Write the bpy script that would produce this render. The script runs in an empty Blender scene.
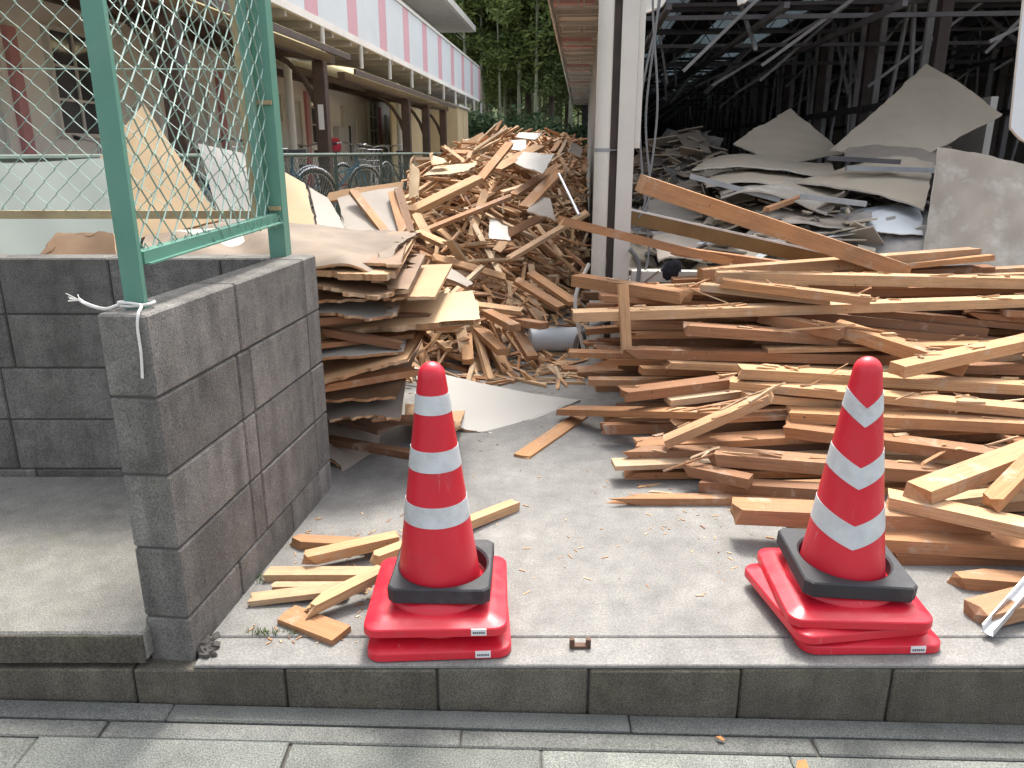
import bpy, math, random
import numpy as np
from mathutils import Vector, Matrix

# ------------------------------------------------------------------ camera, sky, sun, exposure
scene = bpy.context.scene
C = scene.collection
R = math.radians
FPX, PITCH, EYE = 769.0, R(16.8), 1.28          # focal length in pixels, tilt, eye height above the forecourt
cam_d = bpy.data.cameras.new('camera'); cam = bpy.data.objects.new('camera', cam_d); C.objects.link(cam)
cam_d.sensor_width = 36.0; cam_d.lens = 36.0 * FPX / 1024.0
cam_d.clip_start = 0.05; cam_d.clip_end = 1000
cam.location = (0, 0, EYE); cam.rotation_euler = (R(90) - PITCH, 0, 0)
scene.camera = cam
SUN_EL, SUN_AZ = R(60), R(9)                    # hazy sun, ahead of the camera and a little right
world = bpy.data.worlds.new('World'); scene.world = world; world.use_nodes = True
wn = world.node_tree; bg = wn.nodes['Background']
sky = wn.nodes.new('ShaderNodeTexSky'); sky.sky_type = 'NISHITA'; sky.sun_disc = False
sky.sun_elevation = SUN_EL; sky.sun_rotation = SUN_AZ
sky.air_density = 0.9; sky.dust_density = 5.0; sky.ozone_density = 0.6
hs = wn.nodes.new('ShaderNodeHueSaturation'); hs.inputs['Saturation'].default_value = 0.35   # milky, overcast sky
wn.links.new(sky.outputs[0], hs.inputs['Color']); wn.links.new(hs.outputs[0], bg.inputs[0]); bg.inputs[1].default_value = 0.15
sd = bpy.data.lights.new('sun', 'SUN'); sd.energy = 1.5; sd.angle = R(10); sd.color = (1.0, 0.95, 0.87)
sun = bpy.data.objects.new('sun', sd); C.objects.link(sun)
SV = Vector((math.sin(SUN_AZ) * math.cos(SUN_EL), math.cos(SUN_AZ) * math.cos(SUN_EL), math.sin(SUN_EL)))
sun.rotation_euler = (-SV).to_track_quat('-Z', 'Y').to_euler(); sun.location = (0, 0, 30)
vs = scene.view_settings; vs.view_transform = 'Standard'; vs.look = 'None'; vs.gamma = 1; vs.exposure = 1.58
vs.use_curve_mapping = False

rng = random.Random(7); nrng = np.random.default_rng(7)

# ------------------------------------------------------------------ pixels <-> places
cP, sP = math.cos(PITCH), math.sin(PITCH)
def ray(px, py):
    a, b = (px - 512) / FPX, (py - 384) / FPX
    return Vector((a, cP - b * sP, -sP - b * cP))
def on_z(px, py, z=0.0):
    d = ray(px, py); k = (z - EYE) / d.z
    return Vector((d.x * k, d.y * k, z))
def at_y(px, py, Y):
    d = ray(px, py); k = Y / d.y
    return Vector((d.x * k, Y, EYE + d.z * k))
ALPHA = R(5.0)                                   # the buildings run 5 degrees right of the view
ca, sa = math.cos(ALPHA), math.sin(ALPHA)
def BP(u, v, z=0.0): return Vector((u * ca + v * sa, -u * sa + v * ca, z))

# ------------------------------------------------------------------ materials
def S(n, key, val):
    n.inputs[key].default_value = val
class Mat:
    def __init__(self, name, rough=0.7, spec=0.4, metal=0.0):
        self.m = bpy.data.materials.new(name); self.m.use_nodes = True
        self.t = self.m.node_tree; self.b = self.t.nodes['Principled BSDF']
        S(self.b, 'Roughness', rough); S(self.b, 'Specular IOR Level', spec); S(self.b, 'Metallic', metal)
    def n(self, typ, **kw):
        x = self.t.nodes.new('ShaderNode' + typ)
        for k, v in kw.items():
            if k.startswith('_'): setattr(x, k[1:], v)
            else: x.inputs[k.replace('__', ' ')].default_value = v
        return x
    def l(self, a, b): self.t.links.new(a, b)
    def coords(self, attr=None, jitter=True):
        if attr:
            a = self.n('Attribute', _attribute_name=attr); v = a.outputs['Vector']
        else:
            v = self.n('TexCoord').outputs['Object']
        if jitter:
            oi = self.n('ObjectInfo'); m = self.n('VectorMath', _operation='MULTIPLY_ADD')
            self.l(oi.outputs['Random'], m.inputs[0]); m.inputs[1].default_value = (17.3, 9.1, 23.7); self.l(v, m.inputs[2])
            v = m.outputs[0]
        return v
    def noise(self, v, scale, detail=4, rough=0.55, stretch=None, dist=0.0):
        if stretch:
            mp = self.n('Mapping'); S(mp, 'Scale', stretch); self.l(v, mp.inputs['Vector']); v = mp.outputs[0]
        x = self.n('TexNoise', Scale=scale, Detail=detail, Roughness=rough, Distortion=dist); self.l(v, x.inputs['Vector'])
        return x.outputs['Fac']
    def ramp(self, fac, stops, interp='LINEAR'):
        r = self.n('ValToRGB'); e = r.color_ramp; e.interpolation = interp
        while len(e.elements) < len(stops): e.elements.new(0.5)
        for el, (p, c) in zip(e.elements, stops):
            el.position = p; el.color = (c, c, c, 1) if isinstance(c, (int, float)) else (*c, 1)
        self.l(fac, r.inputs[0]); return r.outputs[0]
    def mix(self, fac, a, b, mode='MIX'):
        m = self.n('Mix', _data_type='RGBA', _blend_type=mode)
        for ix, val in ((0, fac), (6, a), (7, b)):
            sock = m.inputs[ix]
            if isinstance(val, (int, float)): sock.default_value = val if ix == 0 else (val, val, val, 1)
            elif isinstance(val, tuple): sock.default_value = (*val, 1)
            else: self.l(val, sock)
        return m.outputs[2]
    def bump(self, h, strength=0.3, dist=0.01):
        b = self.n('Bump', Strength=strength, Distance=dist); self.l(h, b.inputs['Height']); self.l(b.outputs[0], self.b.inputs['Normal'])
    def base(self, c):
        if isinstance(c, tuple): S(self.b, 'Base Color', (*c, 1))
        else: self.l(c, self.b.inputs['Base Color'])
        return self

def m_plain(name, col, rough=0.6, var=0.12, scale=6.0, metal=0.0, spec=0.4, dirt=None, bump=0.0):
    M = Mat(name, rough, spec, metal); v = M.coords()
    n = M.noise(v, scale, 5, 0.6)
    c = M.mix(M.ramp(n, [(0.3, 0.0), (0.7, 1.0)]), tuple(x * (1 - var) for x in col), tuple(min(1, x * (1 + var)) for x in col))
    if dirt:
        n2 = M.noise(v, scale * 0.6, 6, 0.7)
        c = M.mix(M.ramp(n2, [(0.52, 0.0), (0.72, dirt[1])]), c, dirt[0])
    M.base(c)
    if bump: M.bump(M.noise(v, scale * 12, 3), bump, 0.004)
    return M.m
WOODRAMP = [(0.0, (0.065, 0.038, 0.026)), (0.22, (0.165, 0.083, 0.045)), (0.45, (0.325, 0.155, 0.072)), (0.68, (0.455, 0.245, 0.115)),
            (0.86, (0.52, 0.330, 0.178)), (1.0, (0.56, 0.42, 0.275))]
def m_wood(name, island=False):
    M = Mat(name, 0.78, 0.25)
    v = M.coords('lp', jitter=not island)
    if island:
        g = M.n('NewGeometry'); tone = g.outputs['Random Per Island']
        tone = M.ramp(tone, [(0.0, 0.35), (0.3, 0.68), (1.0, 1.0)])
    else:
        oi = M.n('ObjectInfo'); sx = M.n('SeparateColor'); M.l(oi.outputs['Color'], sx.inputs[0]); tone = sx.outputs[0]
    pal = M.ramp(tone, WOODRAMP)
    grain = M.noise(v, 5, 5, 0.6, (0.5, 11, 11), 0.8)
    fine = M.noise(v, 9, 3, 0.6, (0.8, 42, 42))
    blot = M.noise(v, 2.2, 5, 0.65)
    f = M.n('Math', _operation='MULTIPLY_ADD'); M.l(grain, f.inputs[0]); f.inputs[1].default_value = 0.6; M.l(fine, f.inputs[2])
    c = M.mix(1.0, pal, M.ramp(f.outputs[0], [(0.45, 0.50), (0.8, 1.0), (1.1, 1.2)]), 'MULTIPLY')
    c = M.mix(M.ramp(blot, [(0.48, 0.0), (0.70, 0.6)]), c, (0.17, 0.095, 0.058))
    oi2 = M.n('ObjectInfo')
    if not island: c = M.mix(M.ramp(oi2.outputs['Random'], [(0.5, 0.0), (1.0, 0.24)]), c, (0.36, 0.16, 0.075)); c = M.mix(M.ramp(oi2.outputs['Random'], [(0.0, 0.22), (0.25, 0.0)]), c, (0.27, 0.22, 0.17))
    nail = M.noise(v, 38, 1, 0.5); c = M.mix(M.ramp(nail, [(0.76, 0.0), (0.79, 0.8)]), c, (0.05, 0.035, 0.03))
    pl = M.noise(v, 6.5, 6, 0.7)
    c = M.mix(M.ramp(pl, [(0.57, 0.0), (0.69, 0.55)]), c, (0.47, 0.42, 0.35))
    du = M.noise(v, 1.1, 4, 0.6); c = M.mix(M.ramp(du, [(0.4, 0.0), (0.75, 0.2)]), c, (0.42, 0.34, 0.25))
    M.base(c); M.bump(f.outputs[0], 0.35, 0.004)
    return M.m
def m_concrete(name, col, speck=0.5, stain=0.5, bump=0.35, scale=1.0, jitter=True, rough=0.9, moss=0.0):
    M = Mat(name, rough, 0.25); v = M.coords(jitter=jitter)
    big = M.noise(v, 1.6 * scale, 6, 0.65); mid = M.noise(v, 9 * scale, 6, 0.7); fine = M.noise(v, 160 * scale, 2, 0.6)
    c = M.mix(M.ramp(big, [(0.3, 0.0), (0.72, 1.0)]), tuple(x * (1 - 0.4 * stain) for x in col), tuple(min(1, x * (1 + 0.22 * stain)) for x in col))
    c = M.mix(1.0, c, M.ramp(mid, [(0.3, 1 - 0.35 * stain), (0.6, 1.0), (0.75, 1.12)]), 'MULTIPLY')
    c = M.mix(1.0, c, M.ramp(fine, [(0.32, 1 - 0.5 * speck), (0.5, 1.0), (0.68, 1 + 0.5 * speck)]), 'MULTIPLY')
    st_ = M.noise(v, 2.6, 5, 0.65, (5, 5, 0.7)); c = M.mix(1.0, c, M.ramp(st_, [(0.32, 1 - 0.32 * stain), (0.55, 1.0), (0.72, 1 + 0.16 * stain)]), 'MULTIPLY')
    bl_ = M.noise(v, 23 * scale, 4, 0.8); c = M.mix(M.ramp(bl_, [(0.64, 0.0), (0.74, 0.35 * speck)]), c, tuple(min(.6, x * 2.2) for x in col))
    if not jitter: pass
    else:
        oi = M.n('ObjectInfo')
        c = M.mix(1.0, c, M.ramp(oi.outputs['Random'], [(0.0, 0.84), (1.0, 1.12)]), 'MULTIPLY')
    if moss:
        ms = M.noise(v, 4.0 * scale, 7, 0.75)
        c = M.mix(M.ramp(ms, [(0.55, 0.0), (0.7, moss)]), c, (0.17, 0.165, 0.10))
    M.base(c)
    h = M.n('Math', _operation='MULTIPLY_ADD'); M.l(fine, h.inputs[0]); h.inputs[1].default_value = 0.6; M.l(mid, h.inputs[2])
    M.bump(h.outputs[0], bump, 0.006)
    return M.m
MT = {}
MT['wood'] = m_wood('wood'); MT['wood_small'] = m_wood('wood_small', True)
MT['forecourt'] = m_concrete('forecourt_concrete', (0.238, 0.232, 0.218), 0.45, 0.5, 0.25, 1.0, False)
MT['terrace'] = m_concrete('terrace_concrete', (0.42, 0.41, 0.39), 0.3, 0.4, 0.2, 1.0, False)  # made paler so the terrace bounces light onto the apartment wall
MT['side_slab'] = m_concrete('side_slab_concrete', (0.255, 0.246, 0.222), 0.85, 0.5, 0.5, 1.6, False, moss=0.35)
MT['block'] = m_concrete('block_concrete', (0.192, 0.183, 0.170), 0.7, 0.9, 0.5, 1.3, moss=0.15)
MT['kerb'] = m_concrete('kerb_concrete', (0.135, 0.122, 0.097), 0.9, 0.7, 0.6, 1.5, moss=0.45)
MT['mortar'] = m_concrete('mortar', (0.10, 0.094, 0.085), 0.3, 0.5, 0.3)
MT['paver'] = m_concrete('paving_concrete', (0.190, 0.200, 0.180), 0.9, 0.45, 0.5, 1.4)
MT['gutter'] = m_concrete('gutter_concrete', (0.150, 0.154, 0.142), 0.85, 0.4, 0.5, 1.6)
MT['earth'] = m_concrete('earth', (0.16, 0.145, 0.12), 0.6, 0.7, 0.6, 0.5, False)
def m_red():
    M = Mat('red_plastic', 0.36, 0.5); v = M.coords()
    n1 = M.noise(v, 4, 5, 0.6); n2 = M.noise(v, 14, 7, 0.75); n3 = M.noise(v, 60, 3, 0.7, (1, 1, .12))
    c = M.mix(M.ramp(n1, [(0.3, 0.0), (0.7, 1.0)]), (0.53, 0.010, 0.026), (0.64, 0.020, 0.040))
    c = M.mix(M.ramp(n2, [(0.55, 0.0), (0.75, 0.55)]), c, (0.40, 0.055, 0.055))
    c = M.mix(M.ramp(n3, [(0.66, 0.0), (0.74, 0.45)]), c, (0.66, 0.24, 0.24))
    M.base(c); M.l(M.ramp(n2, [(0.4, 0.30), (0.7, 0.55)]), M.b.inputs['Roughness']); M.bump(n2, 0.03, 0.004)
    return M.m
MT['red'] = m_red()
MT['band'] = m_plain('reflective_band', (0.54, 0.57, 0.58), 0.42, 0.10, 22, dirt=((0.34, 0.33, 0.31), 0.6))
MT['rubber'] = m_plain('black_rubber', (0.028, 0.03, 0.034), 0.62, 0.2, 8, dirt=((0.09, 0.09, 0.09), 0.6), bump=0.06)
MT['sticker'] = m_plain('sticker_white', (0.72, 0.72, 0.72), 0.5, 0.04)
MT['ink'] = m_plain('print_grey', (0.12, 0.12, 0.14), 0.6, 0.04)
MT['green'] = m_plain('green_paint', (0.105, 0.255, 0.195), 0.45, 0.1, 4, dirt=((0.19, 0.29, 0.22), 0.6), bump=0.03)
MT['green_dull'] = m_plain('dull_green_paint', (0.075, 0.115, 0.095), 0.6, 0.2, 4)
MT['rust'] = m_plain('rusty_rail', (0.36, 0.29, 0.16), 0.7, 0.25, 9, dirt=((0.20, 0.10, 0.045), 0.8), bump=0.1)
MT['wire'] = m_plain('coated_wire', (0.25, 0.37, 0.32), 0.45, 0.15, 10)
MT['rope'] = m_plain('white_rope', (0.72, 0.70, 0.66), 0.9, 0.1, 60)
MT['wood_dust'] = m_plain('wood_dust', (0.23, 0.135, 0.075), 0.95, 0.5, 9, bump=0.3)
MT['rustdark'] = m_plain('rusted_steel', (0.11, 0.06, 0.04), 0.8, 0.3, 20)
MT['ply'] = m_plain('plywood_face', (0.42, 0.255, 0.135), 0.75, 0.14, 2.2, dirt=((0.30, 0.17, 0.085), 0.55), bump=0.08)
MT['ply_pale'] = m_plain('plywood_pale', (0.47, 0.34, 0.20), 0.75, 0.12, 2.0, dirt=((0.42, 0.27, 0.15), 0.5), bump=0.08)
MT['ply_brown'] = m_plain('plywood_brown', (0.20, 0.122, 0.07), 0.7, 0.25, 2.5, dirt=((0.33, 0.24, 0.155), 0.6), bump=0.08)
MT['ply_edge'] = m_wood('plywood_edge', True)
MT['panel_white'] = m_plain('panel_white', (0.40, 0.385, 0.35), 0.6, 0.07, 2.0, dirt=((0.40, 0.36, 0.30), 0.55), bump=0.04)
MT['panel_green'] = m_plain('panel_pale_green', (0.36, 0.395, 0.355), 0.6, 0.06, 2.0, dirt=((0.42, 0.45, 0.40), 0.4))
MT['panel_grey'] = m_plain('panel_grey', (0.265, 0.23, 0.195), 0.7, 0.15, 2.5, dirt=((0.22, 0.17, 0.13), 0.7), bump=0.06)
MT['vinyl'] = m_plain('floor_vinyl', (0.165, 0.125, 0.09), 0.75, 0.35, 3.0, dirt=((0.27, 0.215, 0.165), 0.6), bump=0.1)
MT['gypsum'] = m_plain('gypsum_board', (0.375, 0.325, 0.255), 0.85, 0.08, 2.0, dirt=((0.27, 0.235, 0.19), 0.55), bump=0.06)
MT['gypsum_old'] = m_plain('gypsum_stained', (0.30, 0.27, 0.23), 0.85, 0.10, 3.0, dirt=((0.56, 0.55, 0.52), 0.75), bump=0.08)
MT['gypsum_edge'] = m_plain('gypsum_edge', (0.50, 0.47, 0.42), 0.9, 0.08, 20)
MT['sheet_blue'] = m_plain('sheet_blue_white', (0.47, 0.51, 0.54), 0.45, 0.08, 2.0, dirt=((0.33, 0.34, 0.34), 0.5))
MT['rubble'] = m_plain('rubble_grey', (0.20, 0.19, 0.18), 0.95, 0.35, 5, dirt=((0.09, 0.085, 0.08), 0.7), bump=0.2)
MT['steel_dark'] = m_plain('dark_steel', (0.085, 0.082, 0.088), 0.6, 0.3, 5, metal=0.0)
MT['steel_stud'] = m_plain('grey_stud', (0.26, 0.26, 0.27), 0.6, 0.25, 5)
MT['steel_red'] = m_plain('red_oxide_steel', (0.075, 0.058, 0.056), 0.7, 0.3, 5)
MT['steel_grey'] = m_plain('galvanised_steel', (0.33, 0.35, 0.37), 0.45, 0.15, 8, metal=0.4)
MT['gutter_metal'] = m_plain('bronze_metal', (0.20, 0.145, 0.08), 0.28, 0.25, 4, metal=0.75)
MT['white_paint'] = m_plain('white_paint', (0.60, 0.59, 0.55), 0.5, 0.05, 3, dirt=((0.46, 0.42, 0.36), 0.6))
MT['pipe_white'] = m_plain('white_pipe', (0.58, 0.57, 0.52), 0.4, 0.05, 3, dirt=((0.45, 0.42, 0.37), 0.5))
MT['channel_pale'] = m_plain('pale_channel', (0.62, 0.68, 0.72), 0.5, 0.12, 3)
MT['alu'] = m_plain('aluminium', (0.62, 0.63, 0.64), 0.35, 0.08, 6, metal=0.5)
MT['wall_cream'] = m_plain('cream_render', (0.74, 0.72, 0.67), 0.85, 0.06, 1.5, dirt=((0.42, 0.40, 0.36), 0.4), bump=0.1)
MT['fascia_white'] = m_plain('fascia_white', (0.60, 0.64, 0.66), 0.55, 0.04, 2)
MT['fascia_pink'] = m_plain('fascia_pink', (0.60, 0.33, 0.38), 0.55, 0.05, 2)
MT['pink_dark'] = m_plain('pink_trim', (0.50, 0.24, 0.25), 0.6, 0.08, 3)
MT['brown_timber'] = m_plain('brown_timber', (0.070, 0.046, 0.036), 0.6, 0.2, 5)
MT['gallery_pink'] = m_plain('gallery_pink', (0.60, 0.36, 0.34), 0.6, 0.1, 3)
MT['yellow_wall'] = m_plain('yellow_panel', (0.56, 0.45, 0.27), 0.65, 0.06, 2, dirt=((0.45, 0.36, 0.24), 0.5))
MT['roof_grey'] = m_plain('soffit_grey', (0.50, 0.48, 0.45), 0.75, 0.1, 3)
MT['door'] = m_plain('door_pale', (0.50, 0.50, 0.48), 0.5, 0.05, 3)
MT['glass'] = m_plain('window_glass', (0.06, 0.065, 0.075), 0.08, 0.15, 2, spec=0.7)
MT['tyre'] = m_plain('tyre', (0.02, 0.02, 0.02), 0.7, 0.2)
MT['chrome'] = m_plain('chrome', (0.45, 0.46, 0.47), 0.25, 0.1, 6, metal=0.85)
MT['bike_blue'] = m_plain('bicycle_blue', (0.05, 0.16, 0.25), 0.35, 0.1)
MT['bike_red'] = m_plain('bicycle_red', (0.42, 0.02, 0.05), 0.35, 0.1)
MT['bike_silver'] = m_plain('bicycle_silver', (0.35, 0.36, 0.38), 0.35, 0.1, metal=0.4)
MT['bike_black'] = m_plain('bicycle_black', (0.025, 0.025, 0.03), 0.4, 0.1)
MT['cable'] = m_plain('grey_cable', (0.17, 0.18, 0.19), 0.6, 0.1)
MT['black_cloth'] = m_plain('black_cloth', (0.02, 0.022, 0.03), 0.95, 0.3, 20)
def m_leaf(name, a, b):
    M = Mat(name, 0.6, 0.3); g = M.n('NewGeometry'); oi = M.n('ObjectInfo')
    ad = M.n('Math', _operation='MULTIPLY_ADD'); M.l(oi.outputs['Random'], ad.inputs[0]); ad.inputs[1].default_value = 0.45; M.l(g.outputs['Random Per Island'], ad.inputs[2])
    c = M.ramp(ad.outputs[0], [(0.1, a), (1.3, b)]); M.base(c)
    tr = M.n('BsdfTranslucent'); M.l(c, tr.inputs[0]); mx = M.n('MixShader', Fac=0.22)
    M.l(M.b.outputs[0], mx.inputs[1]); M.l(tr.outputs[0], mx.inputs[2]); M.l(mx.outputs[0], M.t.nodes['Material Output'].inputs['Surface'])
    return M.m
MT['leaf'] = m_leaf('bamboo_leaf', (0.07, 0.115, 0.034), (0.21, 0.26, 0.075))
MT['leaf_dark'] = m_leaf('cedar_leaf', (0.05, 0.09, 0.036), (0.15, 0.20, 0.07))
MT['leaf_bush'] = m_leaf('bush_leaf', (0.035, 0.075, 0.038), (0.09, 0.15, 0.065))
MT['grass'] = m_leaf('weed_leaf', (0.06, 0.11, 0.03), (0.16, 0.20, 0.07))
MT['dead_leaf'] = m_plain('dead_leaf', (0.40, 0.17, 0.06), 0.8, 0.2, 20)
MT['bark'] = m_plain('bark', (0.11, 0.09, 0.07), 0.9, 0.3, 4)
MT['culm'] = m_plain('bamboo_culm', (0.27, 0.28, 0.19), 0.6, 0.3, 1.5)
def m_translucent(name, col, fac=0.6):
    M = Mat(name, 0.5, 0.3); M.base(col)
    tr = M.n('BsdfTranslucent', Color=(*col, 1)); mx = M.n('MixShader', Fac=fac)
    M.l(M.b.outputs[0], mx.inputs[1]); M.l(tr.outputs[0], mx.inputs[2]); M.l(mx.outputs[0], M.t.nodes['Material Output'].inputs['Surface'])
    return M.m
MT['poly_yellow'] = m_translucent('yellow_polycarbonate', (0.88, 0.82, 0.64), 0.85)
MT['poly_white'] = m_translucent('roof_light_panel', (0.27, 0.31, 0.33), 0.5)

# ------------------------------------------------------------------ mesh helpers
class MB:
    """Collects shapes; build() links them as ONE mesh object."""
    def __init__(s): s.v = []; s.f = []; s.mi = []
    def add(s, vs_, fs, mi=0):
        o = len(s.v); s.v += [tuple(p) for p in vs_]; s.f += [tuple(i + o for i in q) for q in fs]; s.mi += [mi] * len(fs); return s
    def box(s, x0, x1, y0, y1, z0, z1, mi=0, M=None, bev=0.0):
        if bev:
            b = bev
            P = []
            for z, i in ((z0, b), (z0 + b, 0), (z1 - b, 0), (z1, b)):
                P += [(x0 + i, y0 + b, z), (x0 + b, y0 + i, z), (x1 - b, y0 + i, z), (x1 - i, y0 + b, z), (x1 - i, y1 - b, z), (x1 - b, y1 - i, z), (x0 + b, y1 - i, z), (x0 + i, y1 - b, z)]
            F = [tuple(range(7, -1, -1)), tuple(range(24, 32))]
            for k in range(3):
                for i in range(8): j = (i + 1) % 8; F.append((k * 8 + i, k * 8 + j, k * 8 + 8 + j, k * 8 + 8 + i))
        else:
            P = [(x0, y0, z0), (x1, y0, z0), (x1, y1, z0), (x0, y1, z0), (x0, y0, z1), (x1, y0, z1), (x1, y1, z1), (x0, y1, z1)]
            F = [(0, 3, 2, 1), (4, 5, 6, 7), (0, 1, 5, 4), (1, 2, 6, 5), (2, 3, 7, 6), (3, 0, 4, 7)]
        if M is not None: P = [M @ Vector(p) for p in P]
        return s.add(P, F, mi)
    def bar(s, a, b, w, h, mi=0, up=(0, 0, 1)):
        a, b = Vector(a), Vector(b); d = (b - a).normalized(); u = Vector(up)
        if abs(d.dot(u)) > 0.98: u = Vector((0, 1, 0))
        r = d.cross(u).normalized() * (w / 2); t = r.normalized().cross(d).normalized() * (h / 2)
        P = [a - r - t, a + r - t, a + r + t, a - r + t, b - r - t, b + r - t, b + r + t, b - r + t]
        return s.add(P, [(0, 1, 2, 3)[::-1], (4, 5, 6, 7), (0, 1, 5, 4), (1, 2, 6, 5), (2, 3, 7, 6), (3, 0, 4, 7)], mi)
    def tube(s, pts, r, n=6, mi=0, cap=True):
        pts = [Vector(p) for p in pts]; rs = r if isinstance(r, (list, tuple)) else [r] * len(pts)
        P = []; F = []; u = None
        for i, p in enumerate(pts):
            d = (pts[min(i + 1, len(pts) - 1)] - pts[max(i - 1, 0)]).normalized()
            if u is None: u = d.cross(Vector((0, 0, 1)) if abs(d.z) < 0.9 else Vector((1, 0, 0))).normalized()
            else: u = (u - d * u.dot(d)).normalized()
            w = d.cross(u)
            for k in range(n):
                a = 2 * math.pi * k / n; P.append(p + (u * math.cos(a) + w * math.sin(a)) * rs[i])
        for i in range(len(pts) - 1):
            for k in range(n): j = (k + 1) % n; F.append((i * n + k, i * n + j, (i + 1) * n + j, (i + 1) * n + k))
        if cap: F += [tuple(range(n - 1, -1, -1)), tuple(range((len(pts) - 1) * n, len(pts) * n))]
        return s.add(P, F, mi)
    def lathe(s, prof, n=48, mi=0, c=(0, 0, 0)):
        P = [(c[0] + r * math.cos(2 * math.pi * k / n), c[1] + r * math.sin(2 * math.pi * k / n), c[2] + z) for r, z in prof for k in range(n)]
        F = [(i * n + k, i * n + (k + 1) % n, (i + 1) * n + (k + 1) % n, (i + 1) * n + k) for i in range(len(prof) - 1) for k in range(n)]
        return s.add(P, F, mi)
    def mesh(s, name, mats, smooth=None):
        me = bpy.data.meshes.new(name); me.from_pydata(s.v, [], s.f)
        for m in (mats if isinstance(mats, (list, tuple)) else [mats]): me.materials.append(MT[m])
        if any(s.mi): me.polygons.foreach_set('material_index', s.mi)
        if smooth is not None:
            me.polygons.foreach_set('use_smooth', [True] * len(s.f)); me.set_sharp_from_angle(angle=R(smooth))
        me.update(); return me
    def build(s, name, mats, parent=None, smooth=None):
        return link(name, s.mesh(name, mats, smooth), parent)
def link(name, me, parent=None):
    o = bpy.data.objects.new(name, me); C.objects.link(o)
    if parent is not None: o.parent = parent
    return o
def tag(o, label=None, cat=None, group=None, kind=None):
    if label: o['label'] = label
    if cat: o['category'] = cat
    if group: o['group'] = group
    if kind: o['kind'] = kind
    return o
def thing(name, label, cat, loc=(0, 0, 0), rz=0.0, group=None):
    o = link(name, None); o.location = loc; o.rotation_euler = (0, 0, rz); o.empty_display_size = 0.1
    return tag(o, label, cat, group)
def copy_tree(o, parent=None):
    c = o.copy(); C.objects.link(c)
    if parent is not None: c.parent = parent
    for ch in o.children: copy_tree(ch, c)
    return c

# ------------------------------------------------------------------ ground, forecourt, pavement, kerb
m = MB(); m.box(-300, 300, -60, 500, -0.6, -0.26); tag(m.build('ground', 'earth'), kind='structure')
YK = 1.706                                        # kerb face
JOINT = 1.826
fore = tag(link('forecourt', None), kind='structure')
def slab_piece(name, x0, x1, y0, y1, z1, matn, parent, nx=1, seed=0):
    m = MB(); m.box(x0, x1, y0, y1, z1 - 0.12, z1, bev=0.004); return m.build(name, matn, parent)
slab_piece('slab', -0.84, 6.0, YK + 0.125, 30.0, 0.0, 'forecourt', fore)
m = MB(); m.box(-0.83, 6.0, YK + 0.001, YK + 0.121, -0.013, -0.001, bev=0.003); m.build('screed', 'forecourt', fore)
m = MB(); m.box(-9.0, -0.85, 2.6, 40.0, -0.2, -0.02); m.box(-0.85, 6.0, YK + 0.02, 30, -0.2, -0.02)
m.build('bedding', 'mortar', fore)
slab_piece('slab', -2.84, -0.844, 2.86, 30.0, -0.002, 'forecourt', fore)  # lane floor, added in pale concrete to bounce light toward the apartment
m = MB(); m.box(-12, -2.82, 2.4, 28.0, -0.2, 0.40, bev=.01); o = m.build('terrace', 'terrace'); o.rotation_euler = (0, 0, -ALPHA); tag(o, kind='structure')
side = tag(link('side_slab', None), kind='structure')
m = MB(); m.box(-8, -0.952, YK + 0.012, 2.72, 0.004, 0.09, bev=0.006); m.build('slab', 'side_slab', side)
m = MB(); m.box(-8, -0.955, YK + 0.004, YK + 0.0118, 0.002, 0.084, bev=0.002); m.build('slab_edge', 'kerb', side)
kerb = tag(link('kerb', None), kind='structure')
kbm = None
for k in range(-18, 15):
    x = -0.99 + 0.397 * k
    m = MB(); m.box(0.003, 0.394, 0, 0.125, -0.26, -0.0133, bev=0.004); kbm = kbm or m.mesh('kerb_block', 'kerb')
    o = link('kerb_block', kbm, kerb); o.location = (x, YK - 0.004 + rng.uniform(-.003, .003), 0)
m = MB(); m.box(-8, 6, YK + 0.008, YK + 0.11, -0.26, -0.02); m.build('mortar', 'mortar', kerb)
pave = tag(link('pavement', None), kind='structure'); pave.location = (0, 0, -0.139); pave.rotation_euler = (0, 0.029, 0)
m = MB(); m.box(-9, 9, -6, YK - 0.003, -0.08, -0.012); m.build('bedding', 'mortar', pave)
def paver_row(name, y0, y1, L, off, matn, x0=-6, x1=6, gap=0.002):
    me = None; x = x0 + off
    while x < x1:
        if me is None: mb = MB(); mb.box(gap, L - gap, y0 + gap, y1 - gap, -0.06, 0.0, bev=0.004); me = mb.mesh(name, matn)
        o = link(name, me, pave); o.location = (x, 0, rng.uniform(-.002, .002)); o.rotation_euler = (rng.uniform(-.002, .002), 0, rng.uniform(-.0015, .0015)); x += L
paver_row('gutter_block', 1.636, YK - 0.006, 1.2, 0.31, 'gutter', gap=0.002)
paver_row('edge_block', 1.571, 1.636, 0.9, 0.47, 'gutter', gap=0.003)
for r_, y1 in enumerate((1.571, 1.271, 0.971, 0.671, 0.371)):
    paver_row('paving_slab', y1 - 0.3, y1, 0.62, 0.13 + 0.31 * (r_ % 2), 'paver', -4.4, 4.4)
m = MB()                                           # grime and chips in the corner of the pier
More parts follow.
